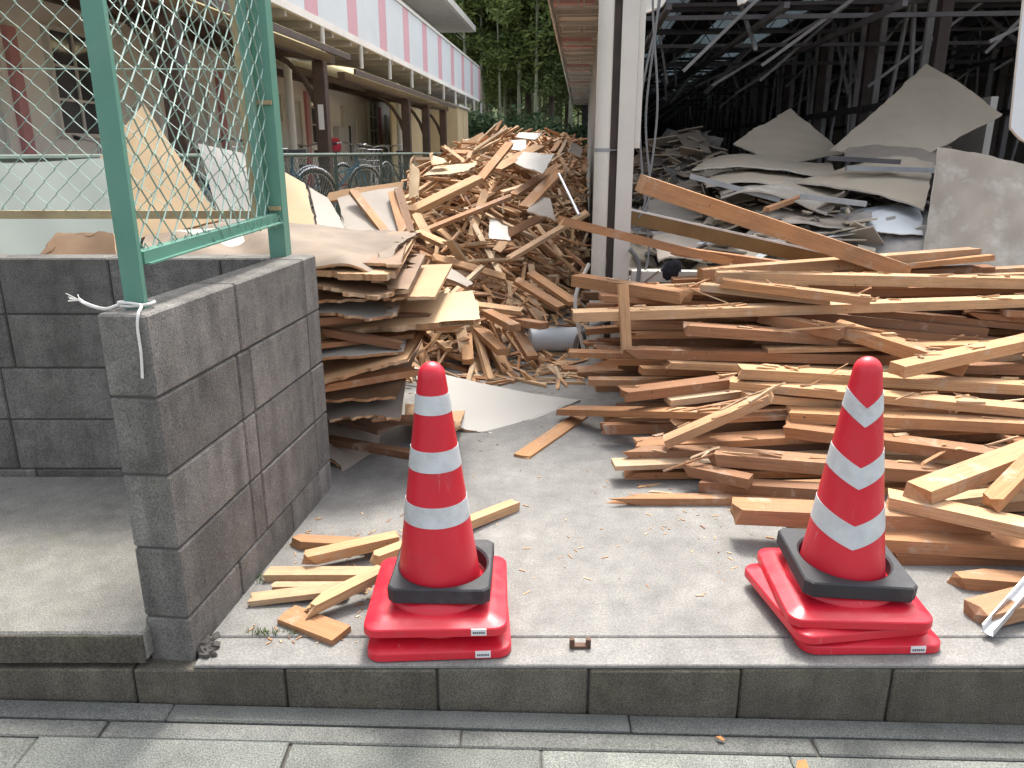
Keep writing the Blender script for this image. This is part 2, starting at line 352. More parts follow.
# dead leaf scraps on the pavement
def leaf_scrap(px, py, s, label):
    p = on_z(px, py, -0.145); m = MB()
    m.add([(-s, -s * .4, 0), (0, -s * .5, .006), (s, 0, .002), (.2 * s, s * .5, .007), (-s * .8, s * .35, .002), (-s, -s * .4, .002), (0, -s * .5, .008), (s, 0, .004), (.2 * s, s * .5, .009), (-s * .8, s * .35, .004)],
          [(4, 3, 2, 1, 0), (5, 6, 7, 8, 9)] + [(i, (i + 1) % 5, 5 + (i + 1) % 5, 5 + i) for i in range(5)])
    o = m.build('dead_leaf', 'dead_leaf'); o.location = (p.x, p.y, -0.139 - .029 * p.x + .001); o.rotation_euler = (0, 0.029, rng.uniform(0, 6))
    tag(o, label, 'leaf', 'leaf scraps on the pavement')
leaf_scrap(803, 763, .028, 'orange leaf scrap on the paving slabs below the right cone stack')
leaf_scrap(720, 737, .012, 'small brown leaf scrap lying in the gutter joint')

# ------------------------------------------------------------------ block wall with pier return
wall = thing('block_wall', 'dark grey concrete block wall with a return pier carrying the green fence', 'wall', (-0.963, 1.75, 0))
TOPZ, TH = 0.92, 0.12
PR = Matrix.Rotation(-R(6.5), 4, 'Z')             # the return runs 6.5 degrees right
PL = 1.10                                          # length of the return
m = MB(); m.box(0.007, TH - 0.007, 0.007, PL - .007, -0.04, TOPZ - 0.006, M=PR)
m.box(-3.6, 0.10, 0.985, 1.085, 0.04, TOPZ - 0.006); m.build('mortar', 'mortar', wall)
courses = [(-0.03, 0.115), (0.115, 0.316), (0.316, 0.517), (0.517, 0.718), (0.718, TOPZ)]
def rough_block(x0, x1, y0, y1, z0, z1, M=None):
    g = 0.0024
    mb = MB(); mb.box(x0, x1, y0 + g, y1 - g, z0 + g, z1 - (0 if z1 >= TOPZ else g), bev=0.005, M=M)
    mb.build('concrete_block', 'block', wall)
seams = ([0, .30, .70, PL - .13, PL], [0, .42, .50, PL - .13, PL], [0, .42, .50, PL - .13, PL], [0, .42, .50, PL - .13, PL], [0, .45, PL - .13, PL])
for (z0, z1), sm in zip(courses, seams):
    for a, b in zip(sm[:-1], sm[1:]): rough_block(-.002 * rng.random(), TH + .002 * rng.random(), a, b, z0, z1, PR)
for ci, (z0, z1) in enumerate(courses):
    if z1 < 0.2: z0 = 0.06
    x = 0.02 - (0.13 if ci % 2 else 0.13) - 0.06 * (ci == 0); first = True
    x1 = 0.09
    xs = [0.095]; xx = -0.07 - (.06 if ci in (1, 2) else 0)
    while xx > -3.6: xs.append(xx); xx -= 0.397
    for b, a in zip(xs[:-1], xs[1:]):
        mb = MB(); g = .0024
        mb.box(a + g, b - g, 0.978 - .002 * rng.random(), 1.092, z0 + g, z1 - (0 if z1 >= TOPZ else g), bev=0.005)
        mb.build('concrete_block', 'block', wall)

# ------------------------------------------------------------------ chain-link fence on the wall
fence = thing('chain_link_fence', 'green chain-link fence with rusty rails standing on the block wall', 'fence', (-0.90, 1.82, TOPZ))
FO = Vector(fence.location)
P1 = Vector((0, 0, 0)); P2 = Vector((0.062, 0.955, 0))
def channel(name, a, b, w, d, matn, up=(0, 1, 0)):
    mb = MB(); mb.bar(a, b, w, d, 0, up); return mb.build(name, matn, fence)
mb = MB(); mb.bar((0, 0, -.05), (0, 0, 1.55), .048, .018, 0, (0, 1, 0)); mb.build('post', 'green', fence)
mb = MB(); mb.bar(P2 + Vector((0, 0, -.05)), P2 + Vector((0, 0, 1.55)), .058, .008, 0, (0, 1, 0))
mb.bar(P2 + Vector((.026, .035, -.05)), P2 + Vector((.026, .035, 1.55)), .006, .06, 0, (0, 1, 0)); mb.build('post', 'green', fence)
RZ = 0.128
mb = MB(); mb.bar(P1 + Vector((0.01, .02, RZ - .01)), P2 + Vector((0.0, -.02, RZ + .01)), .03, .030); mb.build('bottom_rail', 'green', fence)
mb = MB(); mb.bar((-2.6, .95, RZ + .02), (.03, .95, RZ + .02), .02, .028); mb.build('bottom_rail', 'rust', fence)
mb = MB(); mb.bar((.004, .935, RZ), (-.012, .935, 1.5), .030, .018, 0, (0, 1, 0)); mb.build('stile', 'rust', fence)
mb = MB(); mb.bar((.028, .925, RZ), (.012, .925, 1.5), .030, .018, 0, (0, 1, 0)); mb.build('stile', 'green', fence)
mb = MB(); mb.bar(P1 + Vector((0, .0, 1.5)), P2 + Vector((0, 0, 1.5)), .03, .03); mb.build('top_rail', 'green', fence)
for zz in (.52, .17):                              # hinges on the corner post
    mb = MB(); mb.bar(P2 + Vector((-.04, -.012, zz)), P2 + Vector((.025, -.012, zz)), .012, .014); mb.build('bracket', 'rust', fence)
def chain_mesh(origin, dirv, width, z0, z1, parent, r=0.0019, d=0.0405, bulge=0.012, n=4, seed=1):
    rr = random.Random(seed); mb = MB(); dv = Vector(dirv).normalized(); nv = Vector((-dv.y, dv.x, 0))
    K = int(width / d); N = int((z1 - z0) / d)
    ph = rr.uniform(0, 6)
    for k in range(K):
        pts = []
        for i in range(N + 1):
            s = (k + ((i + k) % 2) * 1.06) * d; z = z0 + i * d
            off = bulge * math.sin(s * 7 + ph) * math.sin(z * 5 + 1) + 0.003 * (1 if (i + k) % 2 else -1)
            pts.append(Vector(origin) + dv * (s + .006 * math.sin(z * 9 + ph)) + Vector((0, 0, z + .004 * math.sin(s * 11))) + nv * off)
        mb.tube(pts, r, n, cap=False)
    return tag(mb.build('wire_mesh', 'wire', parent), kind='stuff')
chain_mesh((.0, .02, 0), P2 - P1, .94, RZ - .02, 1.5, fence, r=.0023, bulge=.009, seed=3)
chain_mesh((-2.55, .955, 0), (1, 0, 0), 2.57, RZ + .01, 1.5, fence, r=.0023, seed=5)
mb = MB(); mb.tube([(-2.6, .955, .63), (.02, .955, .625)], .002, 4); mb.build('line_wire', 'wire', fence)
mb = MB(); mb.bar((.01, .03, RZ - .025), (.075, .92, RZ - .005), .05, .004); mb.build('bottom_flange', 'green', fence)
mb = MB()
for i in range(14): mb.tube([(.0 + .006 * i, .05 + .065 * i, RZ - .02), (.012 + .006 * i, .06 + .065 * i, RZ + .02), (.02 + .006 * i, .085 + .065 * i, RZ - .015)], .002, 4)
tag(mb.build('lacing_wire', 'wire', fence), kind='stuff')
# rope tied round the front post
def rope_pts(keys, n=8):
    out = []
    K = [Vector(k) for k in keys]
    for i in range(len(K) - 1):
        p0, p1, p2, p3 = K[max(i - 1, 0)], K[i], K[i + 1], K[min(i + 2, len(K) - 1)]
        for j in range(n):
            t = j / n
            out.append(0.5 * ((2 * p1) + (p2 - p0) * t + (2 * p0 - 5 * p1 + 4 * p2 - p3) * t * t + (3 * p1 - p0 - 3 * p2 + p3) * t ** 3))
    return out + [K[-1]]
mb = MB()
w0 = .033
mb.tube(rope_pts([(-.034, -.022, .012), (.0, -.026, .010), (.034, -.02, .014), (.032, .022, .013), (-.03, .024, .012), (-.034, -.018, .018), (.0, -.027, .018), (.03, -.024, .012)]), .0035, 6)
mb.tube(rope_pts([(-.03, -.024, .014), (-.055, -.035, .006), (-.085, -.03, .01), (-.12, -.01, .016), (-.135, .0, .022)]), .0042, 6)
mb.tube(rope_pts([(.022, -.027, .014), (.034, -.05, .012), (.038, -.076, .002), (.036, -.084, -.03), (.036, -.085, -.09), (.03, -.083, -.15)]), .0035, 6)
for i in range(7): mb.tube([(-.132, -.003, .02), (-.15 + rng.uniform(-.008, .008), rng.uniform(-.02, .01), .03 + rng.uniform(-.012, .014))], .0012, 4)
o = mb.build('rope', 'rope', None, 60); o.location = FO; tag(o, 'frayed white rope tied round the foot of the front green post', 'rope')

# ------------------------------------------------------------------ traffic cones and weights
def rr_square(h, r, n=6):
    out = []
    for cx, cy, a0 in ((h - r, h - r, 0), (-h + r, h - r, 90), (-h + r, -h + r, 180), (h - r, -h + r, 270)):
        for i in range(n + 1): a = R(a0 + 90 * i / n); out.append((cx + r * math.cos(a), cy + r * math.sin(a)))
    return out
def cone_radius(z): return 0.118 + (0.0365 - 0.118) * (z - 0.055) / (0.66 - 0.055)
def cone_base(mb):
    layers = [(.189, .0), (.192, .002), (.191, .021), (.1885, .0245), (.186, .0255), (.165, .033), (.150, .038)]
    n = None; P = []
    for h, z in layers:
        q = rr_square(h, .040 - (.19 - h) * .5); n = len(q); P += [(x, y, z) for x, y in q]
    F = [(i * n + k, i * n + (k + 1) % n, (i + 1) * n + (k + 1) % n, (i + 1) * n + k) for i in range(len(layers) - 1) for k in range(n)]
    F.append(tuple(range(n - 1, -1, -1))); F.append(tuple(range((len(layers) - 1) * n, len(layers) * n)))
    mb.add(P, F)
def make_cone(name, label, group, loc, rz, rx=0.0, ry=0.0, chevron=False, sticker=True, phi0=0.0, full=True):
    t = thing(name, label, 'traffic cone', loc, rz, group); t.rotation_euler = (rx, ry, rz)
    mb = MB(); cone_base(mb); mb.build('base', 'red', t, 18)
    mb = MB()
    if full:
        prof = [(.150, .037), (.147, .048), (.136, .056), (.1235, .060)] + [(cone_radius(z), z) for z in (.066, .12, .2, .3, .4, .5, .6, .655)]
        prof += [(.0362 * math.cos(a) , .660 + .037 * math.sin(a)) for a in [R(x) for x in (8, 25, 42, 58, 72, 84, 89.5)]]
    else:
        prof = [(.150, .037), (.147, .046), (.140, .052), (.11, .054)]
    mb.lathe(prof, 56); mb.build('body', 'red', t, 40)
    if full:
        for b0, b1 in ((.565, .615), (.412, .468), (.262, .318)) if not chevron else ((.520, .570), (.352, .410), (.184, .250)):
            mb = MB(); n = 72; P = []; F = []
            for k in range(n):
                a = 2 * math.pi * k / n
                d = abs(((a - phi0 + math.pi / 2) % math.pi) - math.pi / 2) if chevron else 0.0
                lift = math.sin(d) * 0.040 if chevron else 0.0
                for z, e in ((b0 + lift, .0002), (b0 + lift, .0014), (b1 + lift, .0014), (b1 + lift, .0002)):
                    r_ = cone_radius(z) + e; P.append((r_ * math.cos(a), r_ * math.sin(a), z))
            for k in range(n):
                j = (k + 1) % n
                for q in range(3): F.append((k * 4 + q, j * 4 + q, j * 4 + q + 1, k * 4 + q + 1))
            mb.add(P, F); mb.build('reflective_band', 'band', t, 35)
    if sticker:
        mb = MB(); mb.box(.095, .135, -.1928, -.1885, .005, .0235); st = mb.build('sticker', 'sticker', t)
        mb = MB()
        for i in range(6): mb.box(.099 + .0055 * i, .103 + .0055 * i, -.1934, -.1927, .010, .0165)
        mb.build('print', 'ink', st)
    return t
def make_weight(label, loc, rz, sticker=False, rx=0.0, ry=0.0, half=.142):
    t = thing('cone_weight', label, 'cone weight', loc, rz, 'black weights on the cone stacks'); t.rotation_euler = (rx, ry, rz)
    n = 48; ri = .1225; mb = MB(); P = []; F = []
    sq = rr_square(half, .016, 11)
    # outer loop sampled to n points by angle
    def outer(a, h):
        c_, s_ = math.cos(a), math.sin(a); k = h / max(abs(c_), abs(s_)); x, y = c_ * k, s_ * k
        lim = h * 1.33; d = math.hypot(x, y)
        if d > lim: x, y = x * lim / d, y * lim / d
        return x, y
    lay = [('o', half - .004, 0), ('o', half, .004), ('o', half, .042), ('o', half - .004, .046), ('i', ri + .006, .046), ('i', ri, .041), ('i', ri, 0)]
    for kind, h, z in lay:
        for k in range(n):
            a = 2 * math.pi * (k + .5) / n
            x, y = outer(a, h) if kind == 'o' else (h * math.cos(a), h * math.sin(a)); P.append((x, y, z))
    L = len(lay)
    for i in range(L):
        for k in range(n): j = (k + 1) % n; i2 = (i + 1) % L; F.append((i * n + k, i * n + j, i2 * n + j, i2 * n + k))
    mb.add(P, F); mb.build('ring', 'rubber', t, 30)
    if sticker:
        mb = MB(); mb.box(-half + .012, -half + .045, half - .04, half - .02, .0462, .0475); st = mb.build('sticker', 'sticker', t)
        mb = MB(); mb.box(-half + .017, -half + .04, half - .033, half - .027, .0476, .0482); mb.build('print', 'ink', st)
    return t
CL = Vector((-0.205, 1.915, 0.0))
g1 = 'traffic cones of the left stack'
make_cone('traffic_cone', 'lower red traffic cone of the left stack, only its base showing', g1, CL + Vector((0.004, 0, 0.001)), R(3), full=False)
make_cone('traffic_cone', 'upper red traffic cone with straight white bands on the left stack', g1, CL + Vector((0, .012, .062)), R(1), phi0=0, ry=R(-.4))
make_weight('black square rubber weight round the left cone, white sticker on one corner', CL + Vector((.012, .018, .124)), R(-1.5), True, rx=R(1), half=.137)
CR = Vector((0.945, 1.94, 0.0))
g2 = 'traffic cones of the right stack'
make_cone('traffic_cone', 'lowest red traffic cone base of the right stack, with a white sticker', g2, CR + Vector((.015, .0, .001)), R(1), full=False)
make_cone('traffic_cone', 'twisted red cone base in the middle of the right stack', g2, CR + Vector((-.022, .012, .036)), R(8), full=False, sticker=False)
make_cone('traffic_cone', 'topmost red traffic cone with white chevron bands on the right stack', g2, CR + Vector((-.005, .012, .072)), R(-3), rx=R(1.0), ry=R(-0.6), chevron=True, sticker=False, phi0=R(-100))
make_weight('black square rubber weight round the cone with chevron bands', CR + Vector((.0, .018, .132)), R(-3), False, rx=R(2), ry=R(2), half=.15)

# rusty bracket in the forecourt
p = on_z(580, 647); mb = MB()
mb.bar((-.022, 0, .004), (.022, 0, .004), .018, .008); mb.bar((-.022, 0, 0), (-.022, 0, .026), .013, .013, 0, (0, 1, 0)); mb.bar((.022, 0, 0), (.022, 0, .026), .013, .013, 0, (0, 1, 0))
o = mb.build('anchor_bracket', 'rustdark'); o.location = p; tag(o, 'small rusty steel bracket sticking out of the concrete between the cones', 'bracket')

# ------------------------------------------------------------------ heaps: a height field that each piece is laid on
class HF:
    def __init__(s, x0, x1, y0, y1, res=0.02, base=0.0):
        s.x0, s.y0, s.res = x0, y0, res; s.nx = int((x1 - x0) / res) + 1; s.ny = int((y1 - y0) / res) + 1
        s.H = np.full((s.nx, s.ny), base, float)
        s.X, s.Y = np.meshgrid(x0 + np.arange(s.nx) * res, y0 + np.arange(s.ny) * res, indexing='ij')
    def get(s, X, Y):
        i = np.clip(((X - s.x0) / s.res).astype(int), 0, s.nx - 1); j = np.clip(((Y - s.y0) / s.res).astype(int), 0, s.ny - 1)
        return s.H[i, j]
    def settle(s, cx, cy, yaw, L, w):
        n = int(min(61, max(9, L / 0.05))) | 1; ss = np.linspace(-L / 2 * .985, L / 2 * .985, n); c, q = math.cos(yaw), math.sin(yaw)
        rr = np.array([-.46, 0, .46]) * w
        h = s.get(cx + ss[:, None] * c - rr[None] * q, cy + ss[:, None] * q + rr[None] * c).max(1)
        k = n // 2; a = ss[:k + 1]; b = ss[k:]
        den = b[None] - a[:, None]; den[den == 0] = 1e9
        val = (h[:k + 1][:, None] * b[None] - h[k:][None] * a[:, None]) / den
        val[k, 0] = h[k]
        i, j = np.unravel_index(np.argmax(val), val.shape)
        sl = (h[k + j] - h[i]) / den[i, j] if den[i, j] < 1e8 else 0.0
        return float(val[i, j]), float(sl)
    def stamp(s, cx, cy, yaw, L, w, z, sl, t):
        c, q = math.cos(yaw), math.sin(yaw); e = (abs(L * c) + abs(w * q)) / 2 + .03; f = (abs(L * q) + abs(w * c)) / 2 + .03
        i0, i1 = max(0, int((cx - e - s.x0) / s.res)), min(s.nx, int((cx + e - s.x0) / s.res) + 2)
        j0, j1 = max(0, int((cy - f - s.y0) / s.res)), min(s.ny, int((cy + f - s.y0) / s.res) + 2)
        if i0 >= i1 or j0 >= j1: return
        X = s.X[i0:i1, j0:j1] - cx; Y = s.Y[i0:i1, j0:j1] - cy; a = X * c + Y * q; b = -X * q + Y * c
        mk = (abs(a) <= L / 2 + .005) & (abs(b) <= w / 2 + .005)
        sub = s.H[i0:i1, j0:j1]; sub[mk] = np.maximum(sub[mk], z + sl * a[mk] + t * math.sqrt(1 + sl * sl))

def plank_geo(L, w, t, r, broken=(0, 0), bow=None, st=4):
    """six-sided-section plank along local x, bottom at z=0; ends sawn or splintered"""
    sec = [(-w / 2, 0), (0, 0), (w / 2, 0), (w / 2, t), (0, t), (-w / 2, t)]
    bow = r.uniform(-.006, .006) * L if bow is None else bow; tw = r.uniform(-.02, .02)
    P = []; F = []
    for i in range(st):
        f = i / (st - 1); x = (f - .5) * L; oy = bow * (1 - (2 * f - 1) ** 2); a = tw * (f - .5)
        for y, z in sec:
            dx = 0.0
            if i == 0: dx = (r.uniform(0, 1) ** 1.5 * broken[0]) if broken[0] else r.uniform(0, .003)
            if i == st - 1: dx = -(r.uniform(0, 1) ** 1.5 * broken[1]) if broken[1] else -r.uniform(0, .003)
            P.append((x + dx, y * math.cos(a) - (z - t / 2) * math.sin(a) + oy, z + y * math.sin(a)))
    for i in range(st - 1):
        for k in range(6): j = (k + 1) % 6; F.append((i * 6 + k, i * 6 + j, (i + 1) * 6 + j, (i + 1) * 6 + k)[::-1])
    for i, o in ((0, 0), (st - 1, (st - 1) * 6)):
        q = [Vector(P[o + k]) for k in range(6)]; ctr = sum(q, Vector()) / 6
        if broken[0 if i == 0 else 1]: ctr.x += r.uniform(-.5, .7) * broken[0 if i == 0 else 1] * (-1 if i == 0 else 1) * .5
        P.append(tuple(ctr)); ci = len(P) - 1
        for k in range(6):
            j = (k + 1) % 6; F.append((o + k, o + j, ci) if i == 0 else (o + j, o + k, ci))
    return P, F
def lp_attr(me, co=None):
    n = len(me.vertices); a = me.attributes.new('lp', 'FLOAT_VECTOR', 'POINT')
    if co is None:
        co = np.empty(n * 3, np.float32); me.vertices.foreach_get('co', co)
    a.data.foreach_set('vector', np.asarray(co, np.float32).ravel())
def plank_mesh(L, w, t, r, broken=(0, 0), bow=None):
    mb = MB(); mb.add(*plank_geo(L, w, t, r, broken, bow)); me = mb.mesh('plank', 'wood'); lp_attr(me); return me
def place(o, cx, cy, yaw, z, sl, roll=0.0):
    o.matrix_world = Matrix.Translation((cx, cy, z)) @ Matrix.Rotation(yaw, 4, 'Z') @ Matrix.Rotation(-math.atan(sl), 4, 'Y') @ Matrix.Rotation(roll, 4, 'X')
def wood_obj(name, me, tone):
    o = link(name, me); o.color = (tone, tone, tone, 1); return o
class Stuff:
    """many small planks joined into one mesh that keeps each plank's own grain"""
    def __init__(s): s.P = []; s.L = []; s.F = []
    def plank(s, L, w, t, r, M, broken=.04):
        P = []
        for sx in (-1, 1):
            for y, z in ((-w / 2, 0), (w / 2, 0), (w / 2, t), (-w / 2, t)): P.append(Vector((sx * (L / 2 - r.random() ** 2 * broken), y * r.uniform(.8, 1.05), z)))
        o = len(s.P); off = Vector((r.uniform(0, 50), r.uniform(0, 50), r.uniform(0, 50)))
        s.L += [tuple(p + off) for p in P]; s.P += [tuple(M @ p) for p in P]
        s.F += [tuple(i + o for i in q) for q in ((0, 1, 2, 3), (7, 6, 5, 4), (0, 4, 5, 1), (1, 5, 6, 2), (2, 6, 7, 3), (3, 7, 4, 0))]
    def build(s, name, matn):
        me = bpy.data.meshes.new(name); me.from_pydata(s.P, [], s.F); me.materials.append(MT[matn]); lp_attr(me, np.array(s.L)); me.update()
        return link(name, me)
def drop_matrix(cx, cy, yaw, z, sl, roll=0.0):
    return Matrix.Translation((cx, cy, z)) @ Matrix.Rotation(yaw, 4, 'Z') @ Matrix.Rotation(-math.atan(sl), 4, 'Y') @ Matrix.Rotation(roll, 4, 'X')

# ------------------------------------------------------------------ torn sheets
def vnoise(x, y, seed=0):
    return (math.sin(x * 3.1 + y * 1.7 + seed) + math.sin(x * 7.3 - y * 4.1 + seed * 2.3) * .5 + math.sin(x * 15.7 + y * 11.3 + seed * 1.3) * .3 + math.sin(x * 31 - y * 23 + seed * 3.1) * .18) / 1.98
def jag(x, k, seed):
    h = lambda n: random.Random(int(n) * 7919 + int(seed * 131) + k).random()
    return .55 * h(math.floor(x * 5)) + .3 * h(math.floor(x * 17) + 500) + .15 * h(math.floor(x * 60) + 900)
def sheet(name, q, thick, mats, label=None, cat='board', group=None, torn=(.0, .0, .0, .0), bend=None, nx=22, ny=14, seed=0, warp=.006):
    """q: four world corners a b c d (a-b front edge, d-c back edge). mats: face, edge[, back]. torn: front, right, back, left"""
    a, b, c, d = [Vector(p) for p in q]; nrm = ((b - a).cross(d - a) + (c - b).cross(a - b) * 0).normalized()
    if nrm.z < 0: nrm = -nrm
    ex, ey = (b - a).normalized(), (d - a).normalized(); Lx, Ly = (b - a).length, (d - a).length
    top = []
    for j in range(ny + 1):
        for i in range(nx + 1):
            u, v = i / nx, j / ny
            p = (a * (1 - u) + b * u) * (1 - v) + (d * (1 - u) + c * u) * v
            if torn[0] and j <= 1: p += ey * torn[0] * (1.4 * jag(u * Lx, 1, seed)) * (1 if j == 0 else .3)
            if torn[2] and j >= ny - 1: p -= ey * torn[2] * (1.4 * jag(u * Lx, 2, seed)) * (1 if j == ny else .3)
            if torn[3] and i <= 1: p += ex * torn[3] * (1.4 * jag(v * Ly, 3, seed)) * (1 if i == 0 else .3)
            if torn[1] and i >= nx - 1: p -= ex * torn[1] * (1.4 * jag(v * Ly, 4, seed)) * (1 if i == nx else .3)
            h = warp * vnoise(u * Lx * 1.1, v * Ly * 1.1, seed + 4)
            if bend: h += bend(u, v)
            top.append(p + nrm * h)
    W = nx + 1; n = len(top); P = [p + nrm * thick * .5 for p in top] + [p - nrm * thick * .5 for p in top]; F = []; mi = []
    for j in range(ny):
        for i in range(nx):
            k = j * W + i; F.append((k, k + 1, k + W + 1, k + W)); mi.append(0); F.append((n + k, n + k + W, n + k + W + 1, n + k + 1)); mi.append(len(mats) - 1 if len(mats) > 2 else 0)
    rim = [i for i in range(W)] + [j * W + nx for j in range(1, ny + 1)] + [ny * W + i for i in range(nx - 1, -1, -1)] + [j * W for j in range(ny - 1, 0, -1)]
    for k, x in enumerate(rim): y = rim[(k + 1) % len(rim)]; F.append((y, x, n + x, n + y)); mi.append(1)
    ctr = sum(P, Vector()) / len(P); mb = MB(); mb.v = [tuple(p - ctr) for p in P]; mb.f = F; mb.mi = mi
    me = mb.mesh(name, list(mats), 50); lp_attr(me); o = link(name, me); o.location = ctr
    if label: tag(o, label, cat, group)
    return o

# ------------------------------------------------------------------ right lumber stack
hr = HF(-0.6, 4.6, 1.7, 4.68, 0.02)
def stack_profile(y, x=0.0):
    f = 2.62 - .30 * max(0.0, min(1.0, (x - .9) / .5))
    return max(0.0, min(.64, .40 * (y - 2.62) + .16 * (2.62 - f) / .3 * max(0, 1 - abs(y - 2.62) / .5)))
rs = random.Random(11)
def tone_word(t): return ['dark brown', 'red-brown', 'orange-brown', 'tan', 'pale'][min(4, int(t * 5))]
def stack_place(left, y, z):
    a = 'at the bottom' if z < .12 else ('in the middle' if z < .36 else 'near the top')
    b = 'left end showing' if left < 1.0 else 'toward the right'
    c_ = 'front side' if y < 3.1 else ('halfway back' if y < 3.8 else 'rear side')
    return '%s of the lumber stack, %s, %s' % (a, c_, b)
cnt = 0
SEC = [(.09, .045), (.06, .035), (.075, .04), (.09, .03), (.045, .045), (.105, .03), (.06, .03), (.09, .02)]
for it in range(2600):
    y = rs.uniform(2.40, 4.42); L = rs.uniform(1.5, 3.1); w, t = rs.choice(SEC)
    if rs.random() < .15: w, t = t, w
    left = .38 + rs.random() ** 1.6 * .9 + max(0, 2.95 - y) * 1.3
    if rs.random() < .22: left = rs.uniform(.8, 2.6); L = rs.uniform(1.0, 2.2)
    yaw = rs.gauss(0, .06) if rs.random() < .8 else rs.gauss(0, .2)
    if y > 4.1: yaw *= .5
    cx = left + L / 2 * math.cos(yaw)
    z, sl = hr.settle(cx, y, yaw, L, w)
    if z + t > stack_profile(y, left) - .012 or abs(sl) > .12: continue
    me = plank_mesh(L, w, t, rs, (rs.choice([0, 0, .05, .12]), rs.choice([0, .06])))
    tone = min(.97, max(.08, rs.gauss(.46, .24)))
    o = wood_obj('timber_stud', me, tone); place(o, cx, y, yaw, z, sl, rs.gauss(0, .02)); hr.stamp(cx, y, yaw, L, w, z, sl, t)
    tag(o, '%s%s stud %s' % ('long ' if L > 2.5 else ('short ' if L < 1.7 else ''), tone_word(tone), stack_place(left, y, z)), 'timber', 'studs filling the lumber stack'); cnt += 1
print('stack fillers', cnt)
def solve(hf, x0, y0, x1, y1, w, t, Yr, step=.07, dmax=.9):
    best = None
    Ys = np.arange(Yr[0], Yr[1] + 1e-6, step)
    for A in Ys:
        p = at_y(x0, y0, A)
        if p.z < -.02 or p.z > 1.6: continue
        for B in Ys:
            if abs(A - B) > dmax: continue
            q = at_y(x1, y1, B)
            if q.z < -.02: continue
            dx, dy = q.x - p.x, q.y - p.y; L = math.hypot(dx, dy); yaw = math.atan2(dy, dx); cx, cy = (p.x + q.x) / 2, (p.y + q.y) / 2
            z, sl = hf.settle(cx, cy, yaw, L, w)
            e0 = z - sl * L / 2 + t / 2 - p.z; e1 = z + sl * L / 2 + t / 2 - q.z
            cost = e0 * e0 + e1 * e1 + .0012 * abs(A - B) + .0002 * A + .004 * abs(sl)
            if best is None or cost < best[0]: best = (cost, cx, cy, yaw, L, z, sl)
    return best
def px_beam(hf, x0, y0, x1, y1, w, t, tone, label, Yr=(1.9, 4.5), broken=(0, 0), ext=True, name='timber_stud', cat='timber', group=None, step=.07, dmax=.9, nail=False):
    if ext and x1 > 1010: k = rs.uniform(60, 260) if abs(y1 - y0) < 20 else 40; y1 += (y1 - y0) / (x1 - x0) * k; x1 += k
    b = solve(hf, x0, y0, x1, y1, w, t, Yr, step, dmax)
    _, cx, cy, yaw, L, z, sl = b
    o = wood_obj(name, plank_mesh(L, w, t, rs, broken), tone); place(o, cx, cy, yaw, z, sl, rs.gauss(0, .012)); hf.stamp(cx, cy, yaw, L, w, z, sl, t)
    tag(o, label, cat, group)
    print('beam %-60s y %.2f z %.2f L %.2f err %.3f' % (label[:60], cy, z, L, math.sqrt(b[0])))
    return o
G = 'picked-out timbers of the lumber stack'
